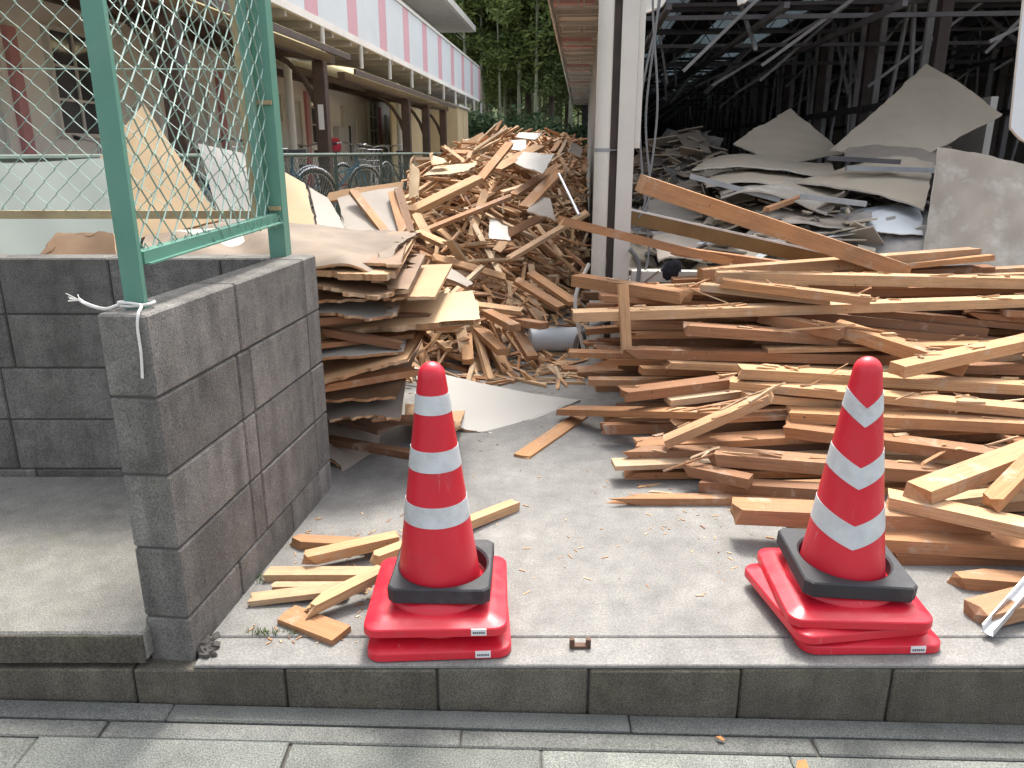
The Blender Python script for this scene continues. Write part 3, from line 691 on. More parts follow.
BEAMS = [  # x0 y0 x1 y1  width height tone  label
 (890, 554, 1024, 554, .08, .035, .30, 'dark red-brown stud at the foot of the stack, right of the chevron cone', (0, 0)),
 (782, 536, 1024, 543, .09, .045, .55, 'tan stud low in the stack emerging behind the black weight of the right cone', (.04, 0)),
 (730, 512, 985, 520, .10, .055, .50, 'thick tan beam whose left end overhangs the concrete left of the chevron cone', (.03, 0)),
 (594, 491, 818, 498, .045, .03, .50, 'thin tapering orange batten reaching far left on the concrete', (.2, 0)),
 (694, 482, 827, 486, .07, .04, .24, 'dark brown stud just above the thin tapering batten', (.05, 0)),
 (682, 472, 752, 470, .06, .04, .34, 'short brown offcut lying low at the left of the stack', (.06, 0)),
 (710, 457, 968, 475, .09, .05, .46, 'reddish tan beam passing behind the lower chevron of the right cone', (.02, 0)),
 (621, 445, 712, 455, .06, .03, .38, 'reddish splintered stud jutting left near the ground', (.12, 0)),
 (782, 421, 1006, 460, .09, .045, .42, 'brown stud slanting down to the right behind the middle chevron', (.04, 0)),
 (560, 407, 742, 407, .09, .03, .62, 'pale flat board reaching left toward the white panel on the concrete', (.04, 0)),
 (660, 439, 782, 411, .08, .035, .72, 'short light stud lying askew with its left end toward the ground', (0, .04)),
 (786, 411, 1024, 424, .09, .045, .66, 'light stud behind the upper chevron of the right cone', (.03, 0)),
 (739, 397, 880, 405, .07, .035, .80, 'pale short stud left of the tip of the right cone', (.02, 0)),
 (728, 383, 1024, 408, .09, .035, .78, 'long pale stud lying second under the tip of the right cone', (.02, 0)),
 (734, 370, 1024, 388, .09, .045, .80, 'long pale stud level with the red tip of the right cone', (.03, 0)),
 (623, 376, 735, 382, .09, .045, .36, 'brown stud end below the reddish boards at the left of the stack', (.02, 0)),
 (560, 366, 652, 368, .09, .03, .46, 'orange-brown board reaching left over bare concrete', (.03, 0)),
 (569, 350, 672, 353, .08, .03, .56, 'orange board with a square left end above the reaching brown board', (0, .05)),
 (682, 327, 832, 346, .11, .05, .40, 'stud crusted with grey paste along its edge', (.06, 0)),
 (760, 307, 842, 332, .07, .05, .44, 'short brown stud sloping down to the white-ended framed piece', (.02, 0)),
 (832, 331, 968, 362, .12, .06, .58, 'framed timber piece with a whitish block at its left end', (0, 0)),
 (895, 372, 1024, 345, .09, .05, .76, 'light stud rising to the right edge above the cone tip', (.03, 0)),
 (571, 314, 1024, 300, .10, .045, .86, 'longest pale beam lying across the whole top of the stack', (.02, 0)),
 (576, 278, 690, 293, .10, .06, .54, 'thick pinkish beam end jutting left in front of the white column', (0, .06)),
 (700, 290, 830, 303, .08, .035, .92, 'white painted batten half hidden near the top of the stack', (0, 0)),
 (720, 281, 870, 301, .09, .04, .68, 'tan stud sloping under the top pale beam', (.02, 0)),
 (714, 278, 1024, 283, .10, .055, .82, 'pale squared beam second from the top of the stack', (.01, 0)),
 (886, 491, 1024, 536, .09, .04, .84, 'pale stud sloping down to the right edge in front of the stack', (.02, 0)),
 (916, 491, 1024, 457, .09, .05, .80, 'pale stud rising to the right edge beside the chevron cone', (.04, 0)),
 (988, 509, 1013, 482, .06, .04, .62, 'short offcut leaning between the two pale crossing studs', (.05, .05)),
 (940, 573, 1024, 566, .07, .04, .60, 'split stud with a splintered tip by the aluminium channel', (.14, 0)),
 (979, 593, 1024, 586, .09, .045, .48, 'brown block end at the right edge beside the aluminium channel', (.03, 0)),
]
for x0, y0, x1, y1, w, t, tone, label, br in BEAMS: px_beam(hr, x0, y0, x1, y1, w, t, tone, label, broken=br, group=G)
def free_beam(a, b, w, t, tone, label, broken=(0, 0), name='timber_stud', cat='timber', group=G, roll=0.0):
    a, b = Vector(a), Vector(b); d = b - a; L = d.length; yaw = math.atan2(d.y, d.x); sl = d.z / math.hypot(d.x, d.y); c_ = (a + b) / 2
    o = wood_obj(name, plank_mesh(L, w, t, rs, broken, 0), tone); place(o, c_.x, c_.y, yaw, c_.z - t / 2, sl, roll); tag(o, label, cat, group); return o
free_beam(at_y(700, 274, 4.18), at_y(976, 253, 4.40), .09, .06, .70, 'tan beam crossing under the big orange beam, right end in the air', (0, .02))
free_beam(at_y(638, 183, 3.95), at_y(905, 272, 4.28), .10, .085, .58, 'big orange beam slanting up to the left across the shed opening', (0, .04), roll=.12)
free_beam(at_y(558, 220, 4.05), at_y(728, 262, 4.30), .09, .045, .56, 'thin tan board crossing the white column at a slant', (.02, .02))
free_beam(at_y(670, 250, 4.5), at_y(800, 268, 4.42), .08, .05, .50, 'brown stud end lying under the bronze gutter', (.03, 0))
o = free_beam(at_y(622, 282, 3.66), at_y(626, 352, 3.58), .05, .02, .76, 'short upright slat hanging at the left of the stack', (0, .02))
sps = Stuff()
for i in range(300):
    x, y = rs.uniform(.5, 2.6), rs.uniform(2.75, 4.4); L = rs.uniform(.03, .14) if i % 14 else rs.uniform(.2, .4); yaw = rs.gauss(0, .3); z, sl = hr.settle(x, y, yaw, L, .01)
    if abs(sl) > .7: continue
    sps.plank(L, rs.uniform(.004, .016), rs.uniform(.003, .01), rs, drop_matrix(x, y, yaw, z, sl + rs.gauss(0, .06), rs.gauss(0, .3)), .03)
tag(sps.build('wood_splinters', 'wood_small'), 'thin splinters and laths lying loose over the lumber stack', 'splinters', kind='stuff')

# ------------------------------------------------------------------ loose planks on the concrete by the left cone, and in the lane
hg = HF(-1.0, 2.4, 1.7, 5.2, 0.01)
hg.stamp(CL.x, CL.y, 0, .38, .38, 0.0, 0, .06)
LG = 'loose planks beside the left cone'
for x0, y0, x1, y1, w, t, tone, label, br in [
 (285, 612, 342, 634, .075, .018, .55, 'short brown board lying flat nearest the kerb by the left cone', (.02, 0)),
 (288, 541, 378, 545, .055, .03, .62, 'orange broken stud end farthest from the kerb by the wall', (.06, .04)),
 (266, 577, 384, 573, .05, .026, .90, 'pale split lath pointing at the block wall', (.02, .03)),
 (270, 584, 372, 582, .03, .02, .93, 'thin pale lath under the split one', (.02, .03)),
 (247, 601, 352, 583, .05, .018, .88, 'long pale lath reaching closest to the block wall', (.03, .02)),
 (300, 562, 402, 541, .05, .034, .78, 'broken tan stud lying behind the left cone stack', (.07, .02)),
 (372, 556, 516, 504, .042, .034, .84, 'long pale stud passing behind the left cone toward the right', (.02, .01)),
 (298, 617, 388, 566, .045, .028, .86, 'pale splintered stick crossing over the short board', (.10, .02)),
]: px_beam(hg, x0, y0, x1, y1, w, t, tone, label, (1.75, 2.75), br, False, 'wood_offcut', 'plank', LG, .035, .6)
px_beam(hg, 521, 457, 582, 414, .075, .012, .62, 'flat brown plank lying alone on the concrete in the lane', (3.0, 4.2), (.02, .03), False, 'wood_offcut', 'plank', None, .04)
st = Stuff()
for i in range(560):
    px = rs.gauss(330, 70) if i < 150 else (rs.uniform(300, 1000) if i < 300 else rs.choice([rs.gauss(500, 40), rs.gauss(700, 90), rs.gauss(900, 90)]))
    p = on_z(px, rs.uniform(500, 645) if i < 150 else (rs.uniform(380, 600) if i < 300 else (rs.gauss(400, 18) if px < 560 else rs.gauss(515, 28)))); L = rs.uniform(.004, .03)
    if p.x < -.75: continue
    st.plank(L, rs.uniform(.002, .006), rs.uniform(.001, .003), rs, drop_matrix(p.x, p.y, rs.uniform(0, 6), .0005, 0), .004)
tag(st.build('wood_chips', 'wood_small'), 'tiny wood chips scattered over the forecourt concrete', 'wood chips', kind='stuff')
# weeds and grit at the foot of the pier
mb = MB(); rw = random.Random(4)
for i in range(150):
    px = rw.choice([rw.gauss(258, 9), rw.gauss(275, 7), rw.gauss(300, 5), rw.gauss(262, 3)]); p = on_z(px, rw.gauss(633, 1.6)); 
    if i > 110: p = on_z(rw.gauss(259, 3), rw.gauss(579, 3))
    h = rw.uniform(.006, .02); a = rw.uniform(0, 6); dx, dy = math.cos(a), math.sin(a)
    mb.add([(p.x - dy * .0015, p.y + dx * .0015, 0), (p.x + dy * .0015, p.y - dx * .0015, 0), (p.x + dx * h * .7, p.y + dy * h * .7, h)], [(0, 1, 2)])
tag(mb.build('weeds', 'grass'), 'small green weeds growing in the concrete joint by the pier', 'weeds', kind='stuff')
mb = MB()
for i in range(60):
    p = on_z(rw.gauss(208, 5), rw.gauss(648, 5)); s = rw.uniform(.004, .014); M = Matrix.Translation((p.x, p.y, s * .3)) @ Matrix.Rotation(rw.uniform(0, 6), 4, (rw.random(), rw.random(), 1))
    mb.box(-s, s, -s * .7, s * .7, -s * .5, s * .5, M=M)
tag(mb.build('grit', 'mortar'), 'dark crumbs of broken mortar in the corner of the pier', 'grit', kind='stuff')
# aluminium channel at the right edge
a, b = on_z(987, 634, .015), on_z(1046, 566, .105)
mb = MB(); mb.bar(a, b, .030, .003); d = (b - a).normalized(); sdv = d.cross(Vector((0, 0, 1))).normalized()
for s_ in (-1, 1): mb.bar(a + sdv * .014 * s_ + Vector((0, 0, .012)), b + sdv * .014 * s_ + Vector((0, 0, .012)), .003, .024)
o = mb.build('metal_channel', 'alu'); tag(o, 'pale aluminium channel lying on the concrete at the right edge', 'metal strip')

# ------------------------------------------------------------------ left board stack behind the pier
PE = ('ply', 'ply_edge'); PP = ('ply_pale', 'ply_edge'); PB = ('ply_brown', 'ply_edge'); PW = ('panel_white', 'ply_edge', 'ply'); PG = ('panel_grey', 'ply_edge', 'ply')
SG = 'broken boards stacked behind the pier'
def shelf(x0, y0, x1, y1, Yf, depth, rise, mats, label, th=.012, torn=(.05, .06, 0, 0), bend=None, seed=0, skew=0.0, Y1=None):
    a = at_y(x0, y0, Yf); b = at_y(x1, y1, Y1 or Yf)
    torn = tuple(x * 1.7 for x in torn); skew += random.Random(seed).uniform(-.12, .12)
    d = a + Vector((skew, depth, rise)); c_ = b + Vector((skew, depth, rise + random.Random(seed + 50).uniform(-.03, .03)))
    return sheet('broken_board', (a, b, c_, d), th, mats, label, 'board', SG, torn, bend, 46, 20, seed=seed)
shelf(296, 497, 366, 497, 2.86, .9, .0, PE, 'lowest light plywood board of the stack, flat on the concrete', .02, (.02, .03, 0, 0), seed=1)
shelf(300, 489, 372, 488, 2.90, .9, .01, PB, 'thin dark board second from the bottom of the stack', .008, (.02, .04, 0, 0), seed=2)
shelf(296, 452, 372, 486, 2.95, .75, .14, PG, 'grey-faced sheet drooping forward to a torn tip low in the stack', .012, (.07, .09, 0, 0), lambda u, v: -.05 * (1 - v) * u, 3, 0.05, 2.92)
shelf(298, 434, 405, 424, 2.92, .8, .06, PG, 'broad greyish sheet above the drooping one', .012, (.05, .08, 0, 0), lambda u, v: .02 * math.sin(u * 3), 4)
shelf(296, 407, 398, 402, 2.98, .8, .09, PB, 'brown-faced sheet with a ragged right end', .012, (.03, .08, 0, 0), None, 5)
shelf(296, 390, 412, 360, 2.90, .8, .05, PE, 'slanting board with a light splintered edge', .014, (.02, .05, 0, 0), None, 6)
shelf(294, 364, 408, 354, 2.96, .8, .06, PW, 'white-edged panel lying above the slanting board', .012, (.02, .04, 0, 0), None, 7)
shelf(292, 345, 490, 322, 3.02, .62, .02, PP, 'largest pale board reaching right over the left cone', .022, (.05, .04, 0, 0), lambda u, v: .01 * math.sin(u * 5), 8)
shelf(290, 324, 400, 317, 2.98, .8, .06, PW, 'whitish panel with a flaking front edge', .012, (.06, .06, 0, 0), lambda u, v: .012 * math.sin(u * 6), 9)
shelf(290, 307, 440, 300, 3.02, .8, .04, PE, 'splintered board with a long ragged right tongue', .012, (.06, .12, 0, 0), None, 10)
shelf(288, 294, 412, 296, 2.96, .8, .05, PB, 'dark board with an orange torn front edge', .016, (.05, .10, 0, 0), lambda u, v: .012 * math.sin(u * 7), 11)
shelf(286, 279, 398, 276, 3.0, .8, .05, PE, 'thick orange-edged board under the crumpled top sheet', .026, (.04, .06, 0, 0), lambda u, v: .01 * math.sin(u * 4 + 1), 12)
shelf(284, 268, 405, 266, 3.05, .8, .05, PB, 'flat brown board just below the crumpled sheet', .012, (.03, .05, 0, 0), None, 13)
sheet('vinyl_sheet', (at_y(140, 256, 3.0), at_y(392, 257, 3.04), at_y(428, 229, 3.9), at_y(150, 222, 3.8)), .010, ('vinyl', 'ply_edge', 'ply_brown'),
      'crumpled grey-brown floor sheet draped over the top of the board stack', 'sheet', None, (.03, .08, .03, .0), lambda u, v: .020 * math.sin(u * 11 + v * 4) * (1 - v) + .014 * math.sin(u * 23 + 1 + v * 7) * (1 - v) - .07 * (1 - v) ** 5, 60, 26, 21, .03)
# filler timbers in the gaps of the board stack
rb = random.Random(21); 
for i in range(26):
    py = rb.uniform(285, 490); px = rb.uniform(305, 380); Yf = rb.uniform(3.05, 3.35); a = at_y(px, py, Yf)
    if a.z < .02: continue
    yaw = rb.gauss(.1, .35); L = rb.uniform(.35, .8); w, t = rb.choice([(.09, .02), (.06, .03), (.045, .03)])
    tn_ = rb.uniform(.1, .6); o = wood_obj('wood_offcut', plank_mesh(L, w, t, rb, (.08, .08)), tn_); place(o, a.x, a.y, yaw, a.z, rb.gauss(0, .05))
    tag(o, '%s offcut wedged %s between the stacked boards, %s' % (tone_word(tn_), 'low' if a.z < .3 else ('half way up' if a.z < .6 else 'high'), 'close to the pier' if px < 340 else 'toward the heap'), 'plank', 'offcuts between the stacked boards')
# core of the board stack, hidden in shade between the boards
# white panel on the concrete behind the left cone
sheet('broken_board', (at_y(424, 419, 3.42), at_y(496, 440, 3.40), at_y(588, 402, 3.92), at_y(412, 367, 3.80)), .016, ('panel_white', 'ply_edge', 'ply_brown'),
      'large white-faced broken panel lying on the concrete behind the left cone', 'panel', None, (.06, .05, .0, .02), lambda u, v: -.02 * math.sin(u * 3.1), 34, 20, 31)
sheet('broken_board', (at_y(405, 425, 3.25), at_y(462, 432, 3.22), at_y(470, 412, 3.6), at_y(405, 405, 3.6)), .014, PE, 'splintered brown board under the white panel behind the left cone', 'board', None, (.06, .06, 0, 0), None, 20, 10, 33)

# ------------------------------------------------------------------ heap in the lane between the buildings
hh = HF(-3.2, 1.6, 3.0, 16.0, 0.03)
def sstep(a, b, x): t = min(1, max(0, (x - a) / (b - a))); return t * t * (3 - 2 * t)
def right_wall(y): return 0.02 + y * math.tan(ALPHA) + 0.07 if y > 4.6 else .42
def mound(x, y):
    front = 4.45 + max(0, x + .32) * 2.1 - max(0, -.55 - x) * 1.6
    s = y - max(front, 3.15)
    if s <= 0: return 0
    z = .27 * min(s, 3.3) + .085 * max(0, min(s - 3.3, 5.0)) - .35 * max(0, s - 9.0)
    z = max(0, z) + .10 * sstep(0, .4, s) * .6
    u = x * ca - y * sa
    z *= sstep(-2.2, -1.35, u)
    if x > right_wall(y) - .05: z *= .75
    return z * (1 + .16 * math.sin(x * 3.1 + y * 1.3) * math.sin(y * 1.9 + x))
rh = random.Random(5)
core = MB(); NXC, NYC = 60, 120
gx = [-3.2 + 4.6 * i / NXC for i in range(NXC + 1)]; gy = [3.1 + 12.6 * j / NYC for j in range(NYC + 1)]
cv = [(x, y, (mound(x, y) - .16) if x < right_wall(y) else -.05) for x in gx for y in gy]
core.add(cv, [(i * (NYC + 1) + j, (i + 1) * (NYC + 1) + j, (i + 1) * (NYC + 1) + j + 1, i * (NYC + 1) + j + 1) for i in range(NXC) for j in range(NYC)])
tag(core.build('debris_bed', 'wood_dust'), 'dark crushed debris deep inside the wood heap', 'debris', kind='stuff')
for i in range(hh.nx):
    for j in range(hh.ny): hh.H[i, j] = max(0, mound(hh.X[i, j], hh.Y[i, j]) - .15) if hh.X[i, j] < right_wall(hh.Y[i, j]) else 0
hh0 = hh.H.copy()
st = Stuff(); nst = 0
def heap_spot():
    y = 3.3 + 10.5 * rh.random() ** 1.15; ur = right_wall(y)
    x = rh.uniform(max(-2.9, -1.0 - (y - 3) * .5), ur - .02); return x, y
def heap_piece(big=False, lim=.15):
    for _ in range(30):
        x, y = heap_spot()
        if y < 4.25 and x > -.75: continue
        L = rh.uniform(.25, .8) if not big else rh.choice([rh.uniform(.3, .6), rh.uniform(.4, 1.3)]); w, t = rh.choice([(.04, .025), (.05, .022), (.07, .018), (.03, .018), (.045, .03), (.022, .015), (.027, .02), (.08, .010)])
        yaw = rh.uniform(-1.5, 1.5)
        if rh.random() < .5: yaw = rh.gauss(.45, .5)
        dx, dy = L / 2 * math.cos(yaw), L / 2 * math.sin(yaw)
        if x + abs(dx) > right_wall(y + dy) or y - abs(dy) < 3.2: continue
        z, sl = hh.settle(x, y, yaw, L, w)
        mz = mound(x, y)
        if abs(sl) > .75 or z > mz + lim or mz < .04: continue
        if z < .02 and y < 4.3: continue
        return x, y, L, w, t, yaw, z, sl
    return None
for it in range(1700):
    q = heap_piece(False, .02)
    if not q: continue
    x, y, L, w, t, yaw, z, sl = q
    st.plank(L, w, t, rh, drop_matrix(x, y, yaw, z, sl + rh.gauss(0, .08), rh.gauss(0, .35)), .09); hh.stamp(x, y, yaw, L, w, z, sl, t * .8); nst += 1
for it in range(3400):                            # splinters lying over everything
    x, y = heap_spot()
    if y < 4.2 and x > -.75: continue
    L = rh.uniform(.1, .32); yaw = rh.uniform(0, 3.14); z, sl = hh.settle(x, y, yaw, L, .02)
    if abs(sl) > 1.0: continue
    st.plank(L, rh.uniform(.012, .035), rh.uniform(.006, .02), rh, drop_matrix(x, y, yaw, z, sl + (rh.gauss(0, .5) if rh.random() < .35 else 0), rh.gauss(0, .3)), .05)
tag(st.build('wood_scraps', 'wood_small'), 'mass of small splintered wood scraps making up the heap in the lane', 'wood scraps', kind='stuff')
pool = []
for k in range(0): pass
nind = 0
for it in range(420):
    q = heap_piece(True, .12)
    if not q or nind >= 285: continue
    x, y, L, w, t, yaw, z, sl = q
    o = wood_obj('scrap_plank', plank_mesh(L, w, t, rh, (rh.choice([0, .04, .1]), rh.choice([0, .06, .12]))), min(1, max(.1, rh.gauss(.80, .16))))
    tl = rh.choice([-1, 1]) * rh.uniform(.3, .8) if (it % 6 == 0 and L < .9) else rh.gauss(0, .06)
    place(o, x, y, yaw, z, sl + tl, rh.gauss(0, .35)); hh.stamp(x, y, yaw, L, w, z, sl, t); nind += 1
    u_ = x * ca - y * sa
    plc = 'at the foot of the heap' if y < 5.4 else ('half way up the heap' if y < 7.2 else ('near the crest of the heap' if y < 9.5 else 'far along the heap'))
    sd_ = 'against the stripped building' if u_ > -.45 else ('along mid lane' if u_ > -1.1 else 'beside the low fence')
    tn_ = o.color[0]
    tag(o, '%s %s plank %s, %s' % ('long' if L > .95 else ('short' if L < .5 else 'broken'), tone_word(tn_) + (' wide' if w > .08 else (' thin' if w < .042 else '')), plc, sd_), 'plank', 'loose planks of the heap in the lane')
print('heap', nst, nind)
HG = 'picked-out boards of the heap in the lane'
def hbeam(x0, y0, x1, y1, Y0, Y1, w, t, tone, label, broken=(.05, .05), roll=.2):
    free_beam(at_y(x0, y0, Y0), at_y(x1, y1, Y1), w, t, tone, label, broken, 'scrap_plank', 'plank', HG, roll)
hbeam(408, 213, 480, 178, 5.6, 6.2, .09, .045, .74, 'thick pale beam rising to the right at the left shoulder of the heap')
hbeam(402, 240, 512, 196, 5.2, 6.1, .045, .03, .50, 'reddish lath rising right below the thick pale beam')
hbeam(478, 182, 510, 143, 6.3, 7.0, .07, .03, .68, 'plank sticking steeply up at the crest of the heap')
hbeam(495, 170, 540, 146, 7.0, 7.8, .11, .03, .72, 'broad plank near the crest of the heap')
hbeam(512, 196, 560, 165, 6.4, 7.2, .07, .03, .58, 'brown plank slanting behind the white torn panel')
hbeam(524, 208, 560, 170, 6.0, 6.7, .09, .03, .66, 'wide tan plank leaning right of the white torn panel')
hbeam(442, 146, 465, 163, 7.8, 7.6, .05, .03, .80, 'thin stick poking up left of the heap crest')
hbeam(507, 260, 588, 212, 5.3, 6.0, .05, .03, .80, 'long pale stick pointing up right toward the white column')
hbeam(530, 273, 577, 305, 5.4, 4.95, .065, .03, .66, 'tan plank sliding down to the right near the lane floor')
hbeam(516, 280, 562, 308, 5.4, 4.9, .065, .03, .58, 'brown plank sliding down beside the tan one')
hbeam(464, 304, 526, 312, 4.9, 4.8, .07, .03, .84, 'pale lath lying level above the beam ends')
for i, (x0, y0, x1, y1, tone, lab) in enumerate([
 (486, 312, 516, 328, .56, 'brown beam end topmost of those fanning out at the foot of the heap'), (478, 330, 503, 352, .62, 'orange beam end fanning out left at the foot of the heap'),
 (487, 335, 507, 374, .70, 'pale beam end nearest the camera at the foot of the heap'), (466, 330, 468, 362, .66, 'short plank hanging down at the foot of the heap'),
 (472, 344, 477, 374, .78, 'thin stick standing beside the nearest beam end'), (508, 318, 532, 358, .55, 'red-brown beam end rightmost of those fanning out'), (500, 318, 545, 326, .60, 'brown beam end pointing at the grey pipe')]):
    hbeam(x0, y0, x1, y1, 4.75 + .03 * i, 4.38 + .03 * i, .07, .04, tone, lab, (.02, .01), 0)
hbeam(418, 232, 446, 245, 4.9, 4.6, .05, .03, .82, 'pale broken stick at the left foot of the heap')
hbeam(416, 214, 432, 245, 5.2, 4.9, .06, .03, .86, 'pale slat leaning down the left side of the heap')
def hsheet(q, mats, label, th=.012, torn=(.05, .05, .05, .05), bend=None, seed=0, name='torn_panel', cat='panel', n=(18, 12), warp=.012):
    return sheet(name, [at_y(*p) for p in q], th, mats, label, cat, HG if name == 'torn_panel' else None, torn, bend, n[0], n[1], seed, warp)
hsheet([(512, 164, 6.6), (545, 178, 6.3), (558, 154, 6.9), (520, 153, 7.1)], ('panel_white', 'ply_edge', 'ply'), 'white torn door panel with holes near the crest of the heap', seed=41)
hsheet([(486, 240, 5.5), (512, 243, 5.4), (510, 226, 5.8), (488, 217, 5.9)], ('panel_white', 'ply_edge'), 'small white panel with two dark holes amid the heap', seed=42)
hsheet([(523, 212, 5.9), (560, 223, 5.7), (552, 198, 6.2), (534, 194, 6.3)], ('panel_grey', 'ply_edge'), 'greyish white torn panel right of the small holed panel', seed=43)
hsheet([(416, 178, 6.4), (472, 172, 6.4), (484, 160, 6.9), (430, 166, 6.9)], ('ply_pale', 'ply_edge'), 'pale torn plywood lying on the left shoulder of the heap', seed=44, torn=(.1, .1, .1, .1))
hsheet([(514, 137, 8.6), (538, 141, 8.6), (545, 134, 9.4), (516, 133, 9.4)], ('panel_white', 'ply_edge'), 'cream board lying flat on the crest of the heap', seed=45)
hsheet([(511, 150, 8.0), (526, 152, 8.0), (526, 141, 8.2), (511, 141, 8.2)], ('panel_white', 'ply_edge'), 'white box-like panel on the crest of the heap', seed=46, torn=(0, 0, 0, 0))
hsheet([(430, 272, 4.75), (468, 290, 4.6), (474, 285, 4.8), (444, 266, 4.95)], ('panel_grey', 'ply_edge'), 'grey painted board face up in the middle of the heap', seed=47, th=.02, torn=(0, .02, 0, .02))
hsheet([(408, 205, 5.6), (420, 199, 5.6), (421, 170, 5.8), (409, 155, 5.9)], ('ply_pale', 'ply_edge'), 'pale pointed plywood standing up at the left of the heap', seed=48)
hsheet([(430, 168, 6.6), (452, 164, 6.6), (444, 158, 6.8), (427, 152, 6.8)], ('ply_pale', 'ply_edge'), 'pale pointed splinter board by the low green fence', seed=49)
hsheet([(565, 152, 8.2), (582, 158, 8.2), (584, 147, 8.6), (572, 140, 8.6)], ('panel_grey', 'ply_edge'), 'grey board leaning at the right of the heap crest', seed=50)
for k in range(26):
    x, y = heap_spot()
    mz = mound(x, y)
    if mz < .2: continue
    sz = rh.uniform(.09, .24); yaw = rh.uniform(0, 3.1); z, sl = hh.settle(x, y, yaw, sz, sz * .7)
    ax = Vector((math.cos(yaw), math.sin(yaw), max(-.6, min(.6, sl)))) * sz; ay = Vector((-math.sin(yaw), math.cos(yaw), rh.uniform(-.1, .5))) * sz * rh.uniform(.5, .9); p = Vector((x, y, z + .03))
    sheet('panel_fragment', (p - ax / 2 - ay / 2, p + ax / 2 - ay / 2, p + ax / 2 + ay / 2, p - ax / 2 + ay / 2), .01, (rh.choice(['panel_white', 'panel_grey', 'ply_pale', 'ply']), 'ply_edge'),
          'torn panel fragment %s, %s' % ('low on the heap' if y < 5.6 else ('half way up the heap' if y < 7.6 else 'near the crest of the heap'), 'toward the stripped building' if x * ca - y * sa > -.7 else 'toward the low fence'), 'panel', 'torn panel fragments on the heap', (.04, .04, .04, .04), None, 10, 8, 200 + k)
# sheets leaning behind the block wall
LB = 'large sheets leaning behind the block wall'
def lsheet(q, mats, label, th=.012, torn=(.0, .0, .0, .0), bend=None, seed=0, n=(18, 12), warp=.012):
    return sheet('leaning_sheet', [at_y(*p) for p in q], th, mats, label, 'sheet', LB, torn, bend, n[0], n[1], seed, warp)
lsheet([(-60, 266, 3.25), (122, 266, 3.2), (126, 158, 3.55), (-60, 166, 3.6)], ('panel_green', 'ply_edge'), 'pale green-white panel behind the fence at the far left', seed=61)
lsheet([(118, 250, 3.35), (222, 222, 3.5), (144, 104, 3.95), (92, 166, 3.7)], ('ply_pale', 'ply_edge'), 'big tan plywood sheet standing on its corner behind the fence', seed=62, torn=(.03, 0, .0, .03))
lsheet([(228, 250, 3.7), (290, 240, 3.75), (262, 158, 4.1), (198, 144, 4.1)], ('panel_white', 'ply_edge', 'ply_pale'), 'cream sheet right of the big plywood, half behind the corner post', seed=63)
lsheet([(276, 240, 3.8), (322, 238, 3.85), (308, 186, 4.2), (276, 168, 4.2)], ('ply_pale', 'ply_edge'), 'tan plywood sheet just right of the green corner post', seed=64, torn=(0, .03, 0, 0))
lsheet([(318, 238, 3.8), (352, 238, 3.9), (330, 200, 4.3), (306, 186, 4.3)], ('panel_grey', 'ply_edge'), 'torn light board leaning beside the tan plywood', seed=65, torn=(.03, .05, .02, .02))
lsheet([(346, 244, 4.1), (416, 238, 4.2), (402, 186, 4.7), (336, 200, 4.7)], ('panel_grey', 'ply_edge'), 'large light grey panel leaning in front of the low green fence', seed=66, torn=(.02, .02, 0, .02))
lsheet([(325, 203, 4.75), (402, 190, 4.75), (404, 180, 4.8), (330, 192, 4.8)], ('ply', 'ply_edge'), 'orange plywood edge behind the light grey panel', seed=67, torn=(0, 0, .03, 0))
lsheet([(20, 270, 3.0), (124, 268, 3.0), (116, 226, 3.15), (56, 228, 3.15)], ('ply_brown', 'ply_edge'), 'brown torn board just behind the top of the block wall', seed=68, torn=(0, .02, .05, .08))
lsheet([(142, 262, 3.1), (250, 260, 3.2), (240, 226, 3.45), (150, 232, 3.45)], ('panel_white', 'ply_edge'), 'white panel lying low behind the return of the fence', seed=69)
for k, (x0, y0, x1, y1) in enumerate([(352, 190, 388, 236), (398, 186, 412, 236), (392, 192, 404, 234)]):
    hbeam(x0, y0, x1, y1, 4.6, 4.2, .045, .03, [.75, .3, .6][k], ['pale lath leaning over the light grey panel', 'dark lath leaning at the right end of the light grey panel', 'brown lath beside the dark one at the light grey panel'][k])
# grey pipe lying at the foot of the heap
mb = MB(); a, b = at_y(530, 342, 4.95), at_y(576, 334, 5.0); a.z = b.z = .085; mb.tube([a, b], .08, 20); t_ = mb.build('plastic_pipe', 'sheet_blue', None, 40); tag(t_, 'blue-grey plastic pipe with a black end lying at the foot of the heap', 'pipe')
mb = MB(); mb.tube([b, b + (b - a).normalized() * .05], [.088, .088], 20); mb.build('end_cap', 'rubber', t_, 40)
# pole and rod standing out of the heap
mb = MB(); mb.tube([at_y(559, 174, 6.3), at_y(579, 215, 5.8)], .012, 8); o = mb.build('metal_tube', 'alu'); tag(o, 'thin pale metal tube leaning in the heap left of the white column', 'metal tube')

